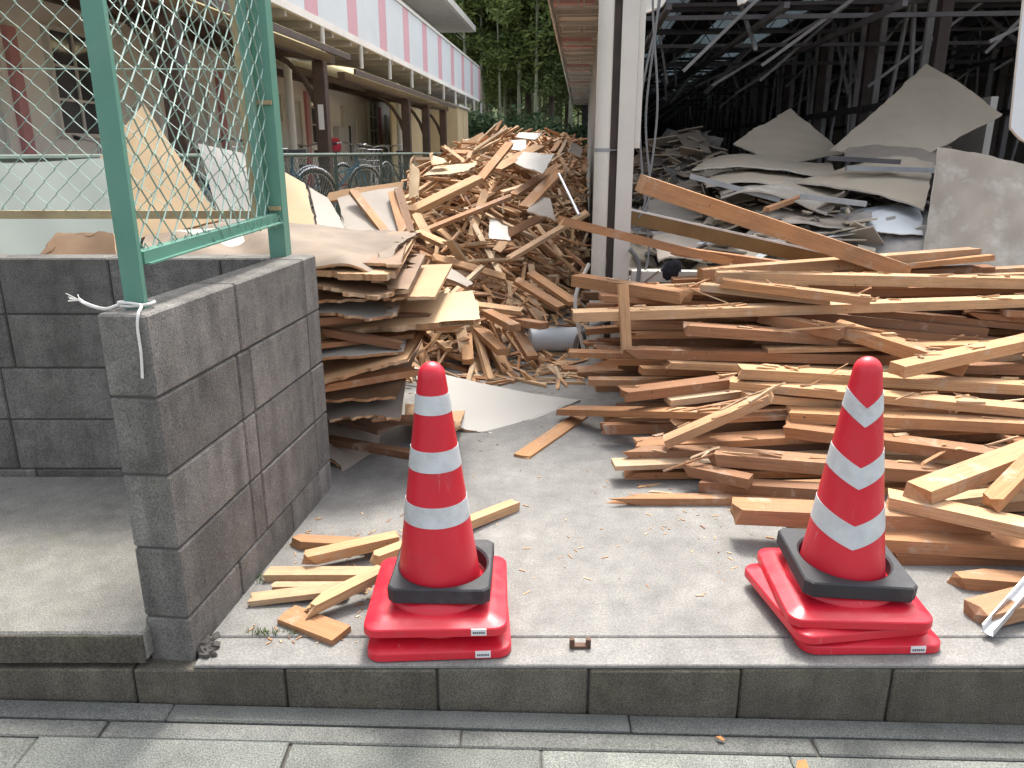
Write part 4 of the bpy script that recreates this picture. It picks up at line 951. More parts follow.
# ------------------------------------------------------------------ building being stripped, on the right
BR = -ALPHA
def bthing(name, label, cat, u, v, z=0, group=None): return thing(name, label, cat, BP(u, v, z), BR, group)
shed = bthing('stripped_building', 'stripped building on the right with white column, dark steel frame and bare roof', 'building', 0.0, 0.0)
def sp(name, matn, *boxes, parent=shed, sm=None):
    mb = MB()
    for b in boxes: mb.box(*b)
    return mb.build(name, matn, parent, sm)
V0 = 4.72
mb = MB(); mb.tube([(.115, V0, 0), (.115, V0, 3.3)], .044, 20); pp = mb.build('rain_pipe', 'pipe_white', shed, 40)
for z in (.5, 1.28, 2.1):
    mb = MB(); mb.tube([(.115, V0, z), (.115, V0, z + .02)], .048, 20); mb.bar((.11, V0 + .01, z + .01), (.28, V0 + .05, z + .01), .02, .004); mb.build('pipe_clip', 'steel_grey', pp, 40)
mb = MB(); mb.tube([(.115, V0, .30), (.115, V0, .42)], .0475, 20); mb.build('pipe_collar', 'pipe_white', pp, 40)
sp('column', 'white_paint', (.205, .30, V0 + .01, V0 + .12, 0, 3.3))
sp('column_web', 'steel_red', (.165, .203, V0 + .05, V0 + .1, 0, 3.3))
sp('sill', 'white_paint', (.32, 6.5, V0 + .0, V0 + .09, .52, .585))
sp('plinth', 'mortar', (.32, 6.5, V0 + .03, V0 + .12, 0, .518))
sp('floor', 'roof_grey', (.32, 6.5, V0 + .13, 26, .40, .50))
sp('corner_trim', 'white_paint', (.302, .335, V0 + .03, V0 + .06, 1.3, 3.3))
# dangling cables
for k, (x0, drop, sw) in enumerate([(.38, 1.05, .03), (.41, .9, -.04), (.36, .7, .06)]):
    mb = MB(); mb.tube(rope_pts([(x0, V0 + .1, 3.2), (x0 + sw, V0 + .1, 2.2), (x0 - sw * .5, V0 + .09, 1.5), (x0 + sw, V0 + .08, drop), (x0 + sw - .06, V0 + .06, drop - .15)]), .007, 6); mb.build('cable', 'cable', shed)
mb = MB(); mb.tube(rope_pts([(.30, V0 - .02, .72), (.36, V0, .62), (.33, V0 - .01, .42), (.2, V0 - .03, .3), (.02, V0 - .02, .2), (-.02, V0 + .1, .05)]), .014, 8); mb.build('cable', 'cable', shed)
mb = MB(); mb.tube(rope_pts([(.05, V0 - .02, .05), (-.02, V0 - .02, .4), (.06, V0 + .06, .62)]), .012, 8); mb.build('cable', 'white_paint', shed)
# torn scrap of ceiling still hanging at the top
sheet('ceiling_scrap', (at_y(634, 22, V0 + .3), at_y(660, 14, V0 + .3), at_y(690, -30, V0 + .5), at_y(636, -30, V0 + .5)), .012, ('panel_white', 'gypsum_edge'), 'torn white ceiling scrap hanging at the top beside the column', 'ceiling scrap', None, (.06, .05, 0, .02), None, 16, 10, 71)
sheet('ceiling_scrap', (at_y(738, 8, V0 + .5), at_y(750, 4, V0 + .5), at_y(758, -20, V0 + .6), at_y(735, -20, V0 + .6)), .012, ('panel_white', 'gypsum_edge'), 'tiny white ceiling scrap hanging above the two pale sheets', 'ceiling scrap', None, (.03, .02, 0, 0), None, 10, 8, 72)
# steel frame: rows of posts with slanted braces, and trusses across
bay = 1.83; rows = [(.26, 'steel_red'), (3.2, 'steel_red'), (5.3, 'steel_red')]
for ri, (u, mt) in enumerate(rows):
    for k in range(12):
        v = (7.85 if ri == 1 else 9.2) + bay * k
        if ri == 0: v = V0 + .1 + bay * (k + 1)
        sp('frame_post', mt, (u - .05, u + .05, v - .05, v + .05, .5, 2.95))
        if ri > 0:
            for e in (.30, 1.5): sp('stud', 'steel_stud', (u - .03, u + .03, v + e - .025, v + e + .025, .5, 2.9))
            for q, (va, vb) in enumerate([(v + .36, v + .88), (v + 1.46, v + .94)]):
                mb = MB(); mb.bar((u + .04, va, .55), (u + .04, vb, 2.85), .055, .03, 0, (1, 0, 0)); mb.build('brace', 'steel_stud', shed)
    for z in (1.75, 2.9): sp('rail', 'steel_dark', (u - .035, u + .035, (7.8 if ri == 1 else 9.1) if ri else V0 + .12, 28, z - .035, z + .035))
for k in range(11):
    v = 6.35 + bay * k
    for z in (2.62, 2.86): sp('truss_chord', 'steel_dark', (.3, 7.5, v - .018, v + .018, z - .016, z + .016))
    mb = MB()
    for i in range(24):
        a = .32 + i * .3; mb.bar((a, v, 2.64), (a + .15, v, 2.84), .011, .011, 0, (0, 1, 0)); mb.bar((a + .15, v, 2.84), (a + .3, v, 2.64), .011, .011, 0, (0, 1, 0))
    mb.build('truss_web', 'steel_dark', shed)
for k in range(14):
    v = 6.9 + bay * k * .98
    sp('purlin', 'steel_dark', (.25, 7.6, v - .02, v + .02, 2.93, 2.98))
strips = (1.10, 1.93, 2.70)
edges = [-.05, strips[0] - .14, strips[0] + .14, strips[1] - .14, strips[1] + .14, strips[2] - .14, strips[2] + .14, 8.2]
for i in range(0, 8, 2):
    sp('roof_deck', 'steel_dark', (edges[i], edges[i + 1], 6.5, 29, 3.0, 3.04))  # unseen front edge set back to let the sun reach the lumber stack
for s_ in strips: sp('roof_light', 'poly_white', (s_ - .136, s_ + .136, 6.5, 29, 3.012, 3.022))
sp('back_wall', 'steel_dark', (-.05, 8.2, 29, 29.1, 0, 3.0)); sp('side_wall', 'wall_cream', (8.2, 8.3, 6.5, 29, 0, 3.0))
sp('side_panel', 'roof_grey', (.22, .24, 9.2, 29, .0, 2.95))
sp('partition', 'roof_grey', (3.6, 3.66, 7.6, 9.2, .5, 1.75))
rl = random.Random(77)
for i in range(90):
    u0, v0 = rl.uniform(.5, 6.0), rl.uniform(7.2, 20); a = rl.choice([0, 0, R(90)]); e = rl.uniform(.5, 1.3)
    mb = MB(); mb.bar((u0, v0, rl.uniform(1.9, 2.2)), (u0 + e * math.cos(a), v0 + e * math.sin(a), rl.uniform(2.6, 2.85)), .028, .028, 0, (0, 1, 0) if a == 0 else (1, 0, 0)); mb.build('hanging_brace', 'steel_stud', shed)
for u0 in (.62, 1.48, 2.32, 4.2, 4.9): sp('ceiling_rail', 'steel_dark', (u0 - .02, u0 + .02, 6.4, 24, 2.30, 2.34))
for k in range(9): sp('ceiling_rail', 'steel_dark', (.3, 6.4, 7.2 + bay * k, 7.23 + bay * k, 2.345, 2.38))
# gallery on the lane side
for k in range(13):
    v = 5.4 + bay * k
    sp('gallery_bracket', 'white_paint', (-.34, .2, v - .02, v + .02, 2.84, 2.88))
    if k % 2 == 0: sp('gallery_panel', 'gallery_pink', (-.36, .10, v + .25, v + .45, 2.84, 2.97))
    for q in (.6, .78, 1.14, 1.57, 1.72): sp('gallery_joist', 'roof_grey', (-.36, .2, v + q, v + q + .03, 2.93, 2.98))
    sp('gallery_joist', 'roof_grey', (-.36, .2, v + .95, v + 1.0, 2.90, 2.98)); sp('gallery_joist', 'roof_grey', (-.36, .2, v + 1.35, v + 1.4, 2.90, 2.98))
    mb = MB(); mb.tube([(-.30, v + .2, 2.88), (-.30, v + .2, 2.80), (-.08, v + .2, 2.80), (-.08, v + .2, 2.88)], .012, 6); mb.build('rail_hook', 'white_paint', shed)
    mb = MB(); mb.tube([(-.02, v + .2, 2.88), (-.02, v + .2, 2.80), (.14, v + .2, 2.80), (.14, v + .2, 2.88)], .012, 6); mb.build('rail_hook', 'white_paint', shed)
    sp('wall_stud', 'white_paint', (.16, .20, v + .9, v + .96, 0, 2.88))
sp('gallery_deck', 'wall_cream', (-.40, .2, 5.0, 29, 2.99, 3.05)); sp('gallery_edge', 'wall_cream', (-.42, -.40, 5.0, 29, 2.86, 3.1))
mb = MB(); mb.tube(rope_pts([(.05, 7.2, 2.75), (-.1, 7.0, 2.95), (-.28, 6.8, 2.85), (-.33, 6.6, 2.5)]), .012, 6); mb.build('cable', 'white_paint', shed)
# white board at the right edge
lean = sheet('white_board', (at_y(1009, 132, 4.6), at_y(1090, 215, 4.5), at_y(1100, -60, 4.7), at_y(1024, -10, 4.75)), .02, ('fascia_white', 'gypsum_edge'), 'bright white board hanging at the right edge of the opening', 'board', None, (.04, 0, 0, .0), None, 16, 12, 73, .004)

# debris inside the building
rg = random.Random(9); GE = ('gypsum', 'gypsum_edge'); GO = ('gypsum_old', 'gypsum_edge')
def bumps(u, v):
    return .5 + .62 * math.exp(-((u - .95) / .7) ** 2 - ((v - 9.2) / 1.6) ** 2) + .38 * sstep(.3, 1.4, u) * sstep(V0, V0 + 1.0, v) * (1 - sstep(9, 12, v)) + .05 * math.sin(u * 5 + v * 3)
mb = MB(); NU, NV = 50, 60
P = [(.33 + 6.0 * i / NU, V0 + .15 + 8.5 * j / NV) for i in range(NU + 1) for j in range(NV + 1)]
mb.add([(u, v, bumps(u, v) - .06 + .03 * math.sin(u * 23) * math.sin(v * 19)) for u, v in P], [(i * (NV + 1) + j, (i + 1) * (NV + 1) + j, (i + 1) * (NV + 1) + j + 1, i * (NV + 1) + j + 1) for i in range(NU) for j in range(NV)])
o = mb.build('rubble_bed', 'rubble'); o.rotation_euler = (0, 0, BR); tag(o, 'grey crushed plaster rubble covering the floor of the stripped building', 'rubble', kind='stuff')
mb = MB()
for i in range(2300):
    u = .35 + 3.2 * rg.random() ** 1.3; v = V0 + .2 + 7.5 * rg.random()
    if u > 1.9 and v < 6.2: continue
    z = bumps(u, v) + rg.uniform(-.06, .05); s = rg.choice([.04, .06, .09, .13, .2]) * rg.uniform(.6, 1.2)
    M = Matrix.Translation((u, v, z)) @ Matrix.Rotation(rg.uniform(0, 6), 4, 'Z') @ Matrix.Rotation(rg.gauss(0, .4), 4, 'X') @ Matrix.Rotation(rg.gauss(0, .3), 4, 'Y')
    mb.box(-s, s, -s * rg.uniform(.3, .9), s * .6, -.006, .006, rg.choice([0, 1, 1, 2]), M)
o = mb.build('plaster_fragments', ['rubble', 'gypsum', 'panel_grey']); o.rotation_euler = (0, 0, BR); tag(o, 'grey plasterboard fragments strewn over the rubble inside', 'rubble', kind='stuff')
IG = 'plasterboard sheets in the building'
def isheet(q, mats, label, bend=None, seed=0, torn=(.025, .02, .02, .03), th=.0125, n=(40, 22), warp=.022):
    return sheet('plasterboard_sheet', [at_y(*p) for p in q], th, mats, label, 'plasterboard', IG, torn, bend, n[0], n[1], seed, warp)
isheet([(826, 152, 6.6), (905, 168, 6.4), (1004, 118, 6.9), (925, 63, 7.3)], GE, 'largest beige plasterboard sheet standing on edge with a peaked corner', lambda u, v: 0.033 * math.sin(u * 2.6), 81)
isheet([(730, 143, 7.2), (785, 166, 7.0), (846, 156, 7.1), (790, 108, 7.6)], GE, 'smaller beige diamond sheet left of the peaked one', lambda u, v: 0.019 * math.sin(v * 3), 82)
isheet([(922, 262, 4.95), (1060, 290, 4.8), (1075, 178, 5.3), (936, 146, 5.3)], GO, 'large stained sheet with pale patches leaning at the right', lambda u, v: 0.026 * math.sin(u * 3), 83, (0, 0, .01, .01))
isheet([(690, 172, 6.2), (838, 172, 6.1), (834, 158, 6.8), (704, 160, 6.9)], GE, 'thin wavy sheet lying flat below the beige diamond', lambda u, v: 0.033 * math.sin(u * 5), 84)
isheet([(700, 194, 5.7), (838, 190, 5.7), (860, 176, 6.3), (712, 180, 6.4)], GE, 'curved sheet sagging below the thin wavy one', lambda u, v: 0.065 * math.sin(u * 3.6 + .5), 85)
isheet([(716, 204, 5.5), (830, 205, 5.4), (850, 186, 6.0), (720, 190, 6.0)], GO, 'grey curved sheet third in the sagging pile', lambda u, v: 0.078 * math.sin(u * 3.6 + .3), 86)
isheet([(790, 184, 5.9), (924, 213, 5.4), (936, 166, 6.2), (850, 164, 6.4)], GE, 'drooping beige sheet whose corner hangs down at the right', lambda u, v: 0.065 * math.sin(u * 3.0), 87)
isheet([(838, 160, 6.3), (950, 168, 6.2), (955, 146, 6.8), (850, 138, 6.8)], ('panel_grey', 'gypsum_edge'), 'pinkish sheet under the peaked one', lambda u, v: 0.039 * math.sin(u * 4), 88)
isheet([(816, 240, 5.1), (926, 238, 5.1), (922, 212, 5.7), (850, 212, 5.7)], ('sheet_blue', 'gypsum_edge'), 'bluish white sheet low in the middle of the opening', lambda u, v: 0.039 * math.sin(u * 3.1), 89, th=.006)
isheet([(700, 262, 4.9), (790, 258, 4.95), (780, 240, 5.3), (690, 246, 5.3)], ('sheet_blue', 'gypsum_edge'), 'crumpled bluish sheet under the bronze gutter', lambda u, v: 0.033 * math.sin(u * 9) * math.cos(v * 5), 90, th=.006)
isheet([(655, 262, 4.9), (735, 262, 4.95), (728, 236, 5.4), (650, 238, 5.4)], ('panel_grey', 'gypsum_edge'), 'grey sheet just inside the sill by the column', lambda u, v: 0.019 * math.sin(u * 7), 91)
isheet([(890, 172, 6.0), (1040, 180, 5.9), (1040, 166, 6.5), (895, 162, 6.5)], GE, 'flat sheet edge behind the stained one', lambda u, v: 0.013 * math.sin(u * 4), 92)
isheet([(740, 228, 5.2), (860, 222, 5.2), (866, 204, 5.8), (745, 208, 5.8)], ('panel_grey', 'gypsum_edge'), 'dusty grey sheet in shade above the bluish one', lambda u, v: 0.033 * math.sin(u * 5), 93)
isheet([(640, 226, 6.0), (720, 232, 5.8), (716, 206, 6.6), (648, 200, 6.8)], GO, 'dusty flat sheet in front of the grey rubble', lambda u, v: 0.026 * math.sin(u * 5), 94)
a, b = at_y(630, 217, 4.75), at_y(832, 262, 4.62); mb = MB()
for k in range(1): mb.bar(a, b, .012, .085, 0, (0, 0, 1)); mb.bar(a + Vector((0, .045, .04)), b + Vector((0, .045, .04)), .09, .006); mb.bar(a + Vector((0, -.008, .045)), b + Vector((0, -.008, .045)), .016, .012, 1); mb.bar(a + Vector((0, .03, -.04)), b + Vector((0, .03, -.04)), .06, .006)  # pale aluminium lip on top, added for the bright shine of the edge
tag(mb.build('metal_gutter', ['gutter_metal', 'alu']), 'long bronze metal gutter with a shining edge lying across the opening', 'gutter')
for k, (x0, y0, x1, y1, Y, lab) in enumerate([(800, 196, 866, 204, 5.35, 'blue-grey steel stud lying among the plasterboard sheets'), (828, 158, 900, 162, 6.0, 'dark steel channel at the foot of the peaked sheet'),
        (846, 168, 1000, 172, 5.9, 'long blue-grey steel channel behind the drooping sheet'), (690, 176, 780, 200, 5.6, 'dark steel bar slanting through the sagging sheets')]):
    mb = MB(); mb.bar(at_y(x0, y0, Y), at_y(x1, y1, Y - .1), .05, .035); tag(mb.build('steel_channel', 'steel_grey' if k != 1 else 'steel_dark'), lab, 'steel channel', 'steel channels in the building')
free_beam(at_y(765, 210, 5.2), at_y(805, 196, 5.6), .04, .03, .55, 'thin orange stick among the plasterboard sheets', (.03, .02))
mb = MB(); p = at_y(668, 268, 4.7)
for i in range(5): mb.lathe([(.001, .05), (.03, .045), (.045, .02), (.04, -.02), (.02, -.05), (.001, -.055)], 10, 0, (p.x + rg.uniform(-.04, .04), p.y - .02, p.z + rg.uniform(-.03, .02)))
tag(mb.build('rag', 'black_cloth', None, 60), 'crumpled black rag hanging over the white sill', 'rag')

# ------------------------------------------------------------------ apartment building on the left
apt = bthing('apartment_building', 'two-storey apartment building with a pink and white striped balcony', 'building', 0, 0)
def ap(name, matn, *boxes, parent=apt):
    mb = MB()
    for b in boxes: mb.box(*b)
    return mb.build(name, matn, parent)
UW, UB, VE = -4.9, -3.4, 26.6
ap('wall', 'wall_cream', (UW - .2, UW, 2.0, VE, 0, 2.74)); ap('upper_wall', 'wall_cream', (UW - .2, UW + .1, 2.0, VE, 2.96, 5.08))
ap('end_wall', 'wall_cream', (UW - 6, UW - .2, VE - .2, VE, 0, 5.0)); ap('end_wall', 'wall_cream', (UW - 6, UW - .2, 2.0, 2.2, 0, 5.0))
ap('balcony_floor', 'roof_grey', (UW, UB - .05, 2.0, VE, 2.86, 2.95)); ap('balcony_beam', 'wall_cream', (UB - .05, UB, 2.0, VE + .02, 2.84, 2.93))
for k in range(28): ap('balcony_joist', 'roof_grey', (UW, UB - .051, 2.4 + .88 * k, 2.46 + .88 * k, 2.78, 2.858))
k = -4
while True:
    v = 10.02 + 1.83 * k; k += 1
    if v > VE: break
    ap('fascia_panel', 'fascia_pink', (UB - .03, UB - .008, v + .004, v + .50, 2.935, 3.88)); e = min(v + 1.826, VE)
    if v + .5 < e: ap('fascia_panel', 'fascia_white', (UB - .03, UB - .008, v + .506, e, 2.935, 3.88))
ap('end_fascia', 'fascia_white', (UW + .1, UB - .032, VE - .01, VE + .01, 2.935, 3.88))
ap('handrail', 'white_paint', (UB - .05, UB + .012, 2.6, VE + .03, 3.885, 3.94))
for k in range(14):
    v = 3.3 + 1.84 * k; mb = MB(); mb.tube([(UB - .02, v, 2.51), (UB - .02, v, 2.84)], .032, 10); mb.build('balcony_post', 'white_paint', apt, 40)
for v in (10.6, 17.0, 23.6):
    mb = MB(); mb.tube(rope_pts([(-3.9, v, 0), (-3.9, v, 1.5), (-3.9, v, 2.50), (-3.92, v + .02, 2.62), (-4.05, v + .1, 2.66), (-4.4, v + .2, 2.68)], 5), .055, 12); mb.build('downpipe', 'pipe_white', apt, 50)
ap('soffit', 'roof_grey', (UW - .3, -3.72, 1.6, VE + .75, 5.1, 5.16)); ap('eave_gutter', 'white_paint', (-3.72, -3.60, 1.6, VE + .8, 5.06, 5.24)); ap('roof', 'steel_grey', (UW - 6.5, -3.70, 1.5, VE + .7, 5.26, 5.34))
ap('eave_gutter', 'white_paint', (UW - 6, -3.60, VE + .75, VE + .86, 5.06, 5.24))
for v in (13.6, 17.2, 20.8, 24.4):
    mb = MB(); mb.lathe([(.001, .2), (.11, .18), (.16, .08), (.17, -.12), (.15, -.16)], 14, 0, (UW + .25, v, 4.42)); mb.build('vent_hood', 'white_paint', apt, 50)
def window(v0, v1, z0, z1, nv=2, nz=3):
    w = ap('window', 'glass', (UW, UW + .02, v0, v1, z0, z1)); mb = MB(); t = .035
    for a, b in ((v0 - t, v0), (v1, v1 + t)): mb.box(UW, UW + .06, a, b, z0 - t, z1 + t)
    for a, b in ((z0 - t, z0), (z1, z1 + t)): mb.box(UW, UW + .058, v0, v1, a, b)
    mb.build('frame', 'white_paint', w); mb = MB()
    for i in range(1, nv): x = v0 + (v1 - v0) * i / nv; mb.box(UW + .021, UW + .04, x - .012, x + .012, z0, z1)
    for i in range(1, nz): x = z0 + (z1 - z0) * i / nz; mb.box(UW + .021, UW + .038, v0, v1, x - .012, x + .012)
    mb.build('lattice', 'white_paint', w)
def door(v0, matn='door'):
    d = ap('door', matn, (UW, UW + .045, v0, v0 + .82, .12, 2.1)); mb = MB()
    for a, b in ((v0 - .06, v0 - .001), (v0 + .821, v0 + .88)): mb.box(UW, UW + .075, a, b, .12, 2.16)
    mb.box(UW, UW + .073, v0, v0 + .82, 2.101, 2.16); mb.build('frame', 'white_paint', d)
    mb = MB(); mb.box(UW + .046, UW + .052, v0 + .3, v0 + .42, 1.1, 1.8); mb.build('pane', 'glass', d)
    mb = MB(); mb.tube([(UW + .05, v0 + .72, 1.0), (UW + .1, v0 + .72, 1.0), (UW + .1, v0 + .6, 1.0)], .012, 6); mb.build('handle', 'steel_grey', d)
for v in (7.2, 11.4, 14.2, 18.2, 21.6): window(v, v + .72, 1.45, 2.35)
for v in (5.6, 9.3, 12.8, 16.2, 19.8): door(v)
for v in (6.65, 10.6, 14.0, 19.2): ap('pink_trim', 'pink_dark', (UW, UW + .05, v, v + .12, .1, 2.3))
for v in (8.5, 12.4, 15.6): mb = MB(); mb.box(UW, UW + .12, v, v + .35, 1.3, 1.75, bev=.01); mb.build('meter_box', 'door', apt)
ap('plinth', 'mortar', (UW, UW + .03, 2.0, VE, 0, .11))
# shelters for the bicycles
def shelter(v0, vs_, v1, label, dz=0.0):
    t = bthing('bicycle_shelter', label, 'shelter', -3.3, v0, dz, 'brown timber bicycle shelters'); n = len(vs_)
    for v in vs_:
        q = v - v0
        mb = MB(); mb.box(-.075, .075, q - .075, q + .075, 0, 2.36, bev=.008); po = mb.build('post', 'brown_timber', t)
        mb = MB(); mb.bar((.0, q, 2.42), (-1.45, q, 2.62), .09, .12); mb.build('rafter', 'brown_timber', t)
        pts = [(-.03 - .75 * (1 - math.cos(a)), q, 1.55 + .93 * math.sin(a)) for a in [R(x) for x in (0, 15, 30, 45, 60, 75, 88)]]
        mb = MB(); mb.tube(pts, .035, 6); mb.build('brace', 'brown_timber', t, 50)
    mb = MB(); mb.bar((0, -.4, 2.42), (0, v1 - v0 + .3, 2.42), .10, .11); mb.build('beam', 'brown_timber', t)
    mb = MB(); mb.bar((-1.4, -.4, 2.6), (-1.4, v1 - v0 + .3, 2.6), .08, .1); mb.build('beam', 'brown_timber', t)
    mb = MB(); mb.bar((-.72, -.4, 2.53), (-.72, v1 - v0 + .3, 2.53), .06, .09); mb.build('purlin', 'brown_timber', t)
    mb = MB(); mb.add([(.22, -.5, 2.50), (-1.5, -.5, 2.74), (-1.5, v1 - v0 + .4, 2.74), (.22, v1 - v0 + .4, 2.50), (.22, -.5, 2.508), (-1.5, -.5, 2.748), (-1.5, v1 - v0 + .4, 2.748), (.22, v1 - v0 + .4, 2.508)],
        [(0, 1, 2, 3), (7, 6, 5, 4), (0, 4, 5, 1), (1, 5, 6, 2), (2, 6, 7, 3), (3, 7, 4, 0)]); mb.build('roof_sheet', 'poly_yellow', t)
    mb = MB(); mb.box(.205, .235, -.5, v1 - v0 + .4, 2.43, 2.50); mb.build('roof_edge', 'brown_timber', t)
    return t
sA = shelter(4.4, [6.4, 8.25, 10.1], 10.3, 'near brown timber bicycle shelter with a yellow roof behind the chain-link fence')
mb = MB(); mb.box(-.03, .04, 5.615, 5.624, 1.55, 1.85); mb.build('notice', 'sticker', sA)
sB = shelter(11.4, [15.0, 16.9, 19.0], 19.2, 'far brown timber bicycle shelter with a yellow roof beside the cream store', -.15)
ys = bthing('storage_box', 'tall cream storage box at the end of the far bicycle shelter', 'storage', -3.75, 22.2)
mb = MB(); mb.box(-.5, .45, -.9, 1.0, 0, 2.42, bev=.01); mb.build('body', 'yellow_wall', ys); mb = MB(); mb.box(-.55, .5, -.95, 1.05, 2.421, 2.48); mb.build('top', 'roof_grey', ys)
mb = MB(); mb.box(.452, .462, -.02, .02, .1, 2.35); mb.box(-.48, .43, -.912, -.902, .1, 2.3); mb.build('door', 'yellow_wall', ys)
yw = bthing('screen_wall', 'cream screen wall at the back of the far bicycle shelter', 'wall', -4.1, 19.3); mb = MB()
for i in range(6):
    mb = MB(); mb.box(-.02, .02, -2.2 + i * .85, -1.36 + i * .85, 0, 2.3); mb.build('panel', 'yellow_wall', yw)
# low green mesh fence
lf = bthing('mesh_fence', 'low dark green mesh fence between the wood heap and the bicycles', 'fence', -2.7, 0)
for k in range(13):
    v = 2.6 + 2.0 * k; mb = MB(); mb.tube([(0, v, 0), (0, v, 1.27)], .02, 8); mb.build('post', 'green_dull', lf, 40)
mb = MB(); mb.tube([(0, 2.6, 1.25), (0, 26.6, 1.25)], .018, 8); mb.build('top_rail', 'green_dull', lf, 40)
mb = MB(); nw = int(24 / .08)
for k in range(-16, nw):
    for s_ in (1, -1):
        v0 = 2.6 + k * .08; v1 = v0 + 1.22; pa = (0, v0, .03) if s_ > 0 else (0, v0, 1.25); pb = (0, v1, 1.25) if s_ > 0 else (0, v1, .03)
        if v0 < 2.6 or v1 > 26.6: continue
        mb.tube([pa, pb], .0022, 3, cap=False)
tag(mb.build('wire_mesh', 'green_dull', lf), kind='stuff')

# ------------------------------------------------------------------ bicycles
def make_bike(label, matn, u, v, rz, basket=True, lean=.05):
    t = thing('bicycle', label, 'bicycle', BP(u, v, .402), rz, 'bicycles parked behind the mesh fence'); t.rotation_euler = (lean, 0, rz)
    r = .33
    for x in (-.52, .52):
        ring = [(x + r * math.cos(a), 0, r + r * math.sin(a)) for a in [2 * math.pi * i / 28 for i in range(29)]]
        mb = MB(); mb.tube([(x + (r - .02) * math.cos(2 * math.pi * i / 28), 0, r + (r - .02) * math.sin(2 * math.pi * i / 28)) for i in range(29)], .010, 6, cap=False)
        for i in range(14): a = math.pi * 2 * i / 14; mb.tube([(x, .015, r), (x + (r - .03) * math.cos(a), 0, r + (r - .03) * math.sin(a))], .0018, 3)
        mb.tube([(x, -.05, r), (x, .05, r)], .02, 8); wh = mb.build('wheel', 'chrome', t, 40)
        mb = MB(); mb.tube(ring, .02, 8, cap=False); mb.build('tyre', 'tyre', wh, 50)
        mb = MB(); mb.tube([(x + (r + .035) * math.cos(a), 0, r + (r + .035) * math.sin(a)) for a in [R(q) for q in range(20, 170, 15)]], .016, 6); mb.build('mudguard', 'chrome', t, 50)
    mb = MB(); T = lambda a, b, rr=.016: mb.tube([a, b], rr, 8)
    T((-.12, 0, .30), (-.22, 0, .82)); T((-.12, 0, .30), (.36, 0, .72), .019); T((.33, 0, .86), (.42, 0, .58), .019); T((.42, .05, .58), (.52, .05, .33), .012); T((.42, -.05, .58), (.52, -.05, .33), .012)
    T((-.12, .05, .30), (-.52, .05, .33), .010); T((-.12, -.05, .30), (-.52, -.05, .33), .010); T((-.19, .03, .66), (-.52, .05, .33), .010); T((-.19, -.03, .66), (-.52, -.05, .33), .010); T((-.17, 0, .55), (.37, 0, .68), .014)
    mb.build('frame', matn, t, 50)
    mb = MB(); mb.tube(rope_pts([(.20, .28, .98), (.31, .24, 1.0), (.35, .08, .98), (.33, 0, .96), (.35, -.08, .98), (.31, -.24, 1.0), (.20, -.28, .98)], 4), .012, 8); mb.tube([(.33, 0, .84), (.33, 0, .97)], .014, 8); mb.build('handlebar', 'chrome', t, 50)
    for s_ in (1, -1): mb = MB(); mb.tube([(.14, .285 * s_, .97), (.22, .275 * s_, .982)], .018, 8); mb.build('grip', 'tyre', t, 50)
    mb = MB(); P = []; secs = [(-.36, .10), (-.28, .105), (-.18, .06), (-.09, .025)]
    for x, w in secs:
        for y, z in ((-w, .86), (w, .86), (w * .9, .90), (-w * .9, .90)): P.append((x, y, z))
    F = [(i * 4 + k, i * 4 + (k + 1) % 4, i * 4 + 4 + (k + 1) % 4, i * 4 + 4 + k) for i in range(3) for k in range(4)] + [(3, 2, 1, 0), (12, 13, 14, 15)]
    mb.add(P, F); mb.tube([(-.22, 0, .80), (-.22, 0, .87)], .013, 8); mb.build('saddle', 'bike_black', t, 60)
    mb = MB(); mb.tube([(-.12, -.09, .30), (-.12, .09, .30)], .016, 8); mb.tube([(-.12, .08, .30), (-.04, .08, .17)], .01, 6); mb.tube([(-.12, -.08, .30), (-.20, -.08, .43)], .01, 6); mb.box(-.09, .01, .08, .15, .155, .18); mb.box(-.25, -.15, -.15, -.08, .42, .445); mb.build('crank', 'chrome', t)
    if basket:
        mb = MB()
        for z, sc in ((.68, .8), (.76, .87), (.84, .94), (.92, 1.0)):
            q = [(.56 + .15 * sc * sx, .17 * sc * sy, z) for sx, sy in ((-1, -1), (1, -1), (1, 1), (-1, 1), (-1, -1))]; mb.tube(q, .005, 4)
        for i in range(16):
            sx, sy = [(-1 + .5 * (i % 4), -1), (1, -1 + .5 * (i % 4)), (1 - .5 * (i % 4), 1), (-1, 1 - .5 * (i % 4))][i // 4]
            mb.tube([(.56 + .12 * sx, .136 * sy, .68), (.56 + .15 * sx, .17 * sy, .92)], .003, 4)
        mb.build('basket', 'chrome', t)
    return t
HB = R(90) - ALPHA
make_bike('blue bicycle parked nearest behind the mesh fence beside the near shelter post', 'bike_blue', -3.45, 8.9, HB + R(150), True)
make_bike('dark blue bicycle in the middle of the row behind the mesh fence', 'bike_blue', -3.5, 11.2, HB + R(-30), True)
rb_ = make_bike('red bicycle with a red seat cover by the apartment doors', 'bike_red', -4.2, 12.8, HB + R(160), True)
mb = MB(); mb.box(-.40, -.12, -.13, .13, .86, 1.10, bev=.05); mb.build('child_seat', 'bike_red', rb_)
make_bike('silver bicycle under the gap between the two shelters', 'bike_silver', -3.6, 13.6, HB + R(20), True)
make_bike('black bicycle standing near the far shelter', 'bike_black', -3.7, 15.9, HB + R(170), False)
make_bike('black bicycle with black grips seen through the chain-link fence at the left', 'bike_black', -4.05, 6.7, HB + R(65), False)
make_bike('blue bicycle with a chrome basket seen through the fence near the corner post', 'bike_blue', -3.6, 7.8, HB + R(-20), True)

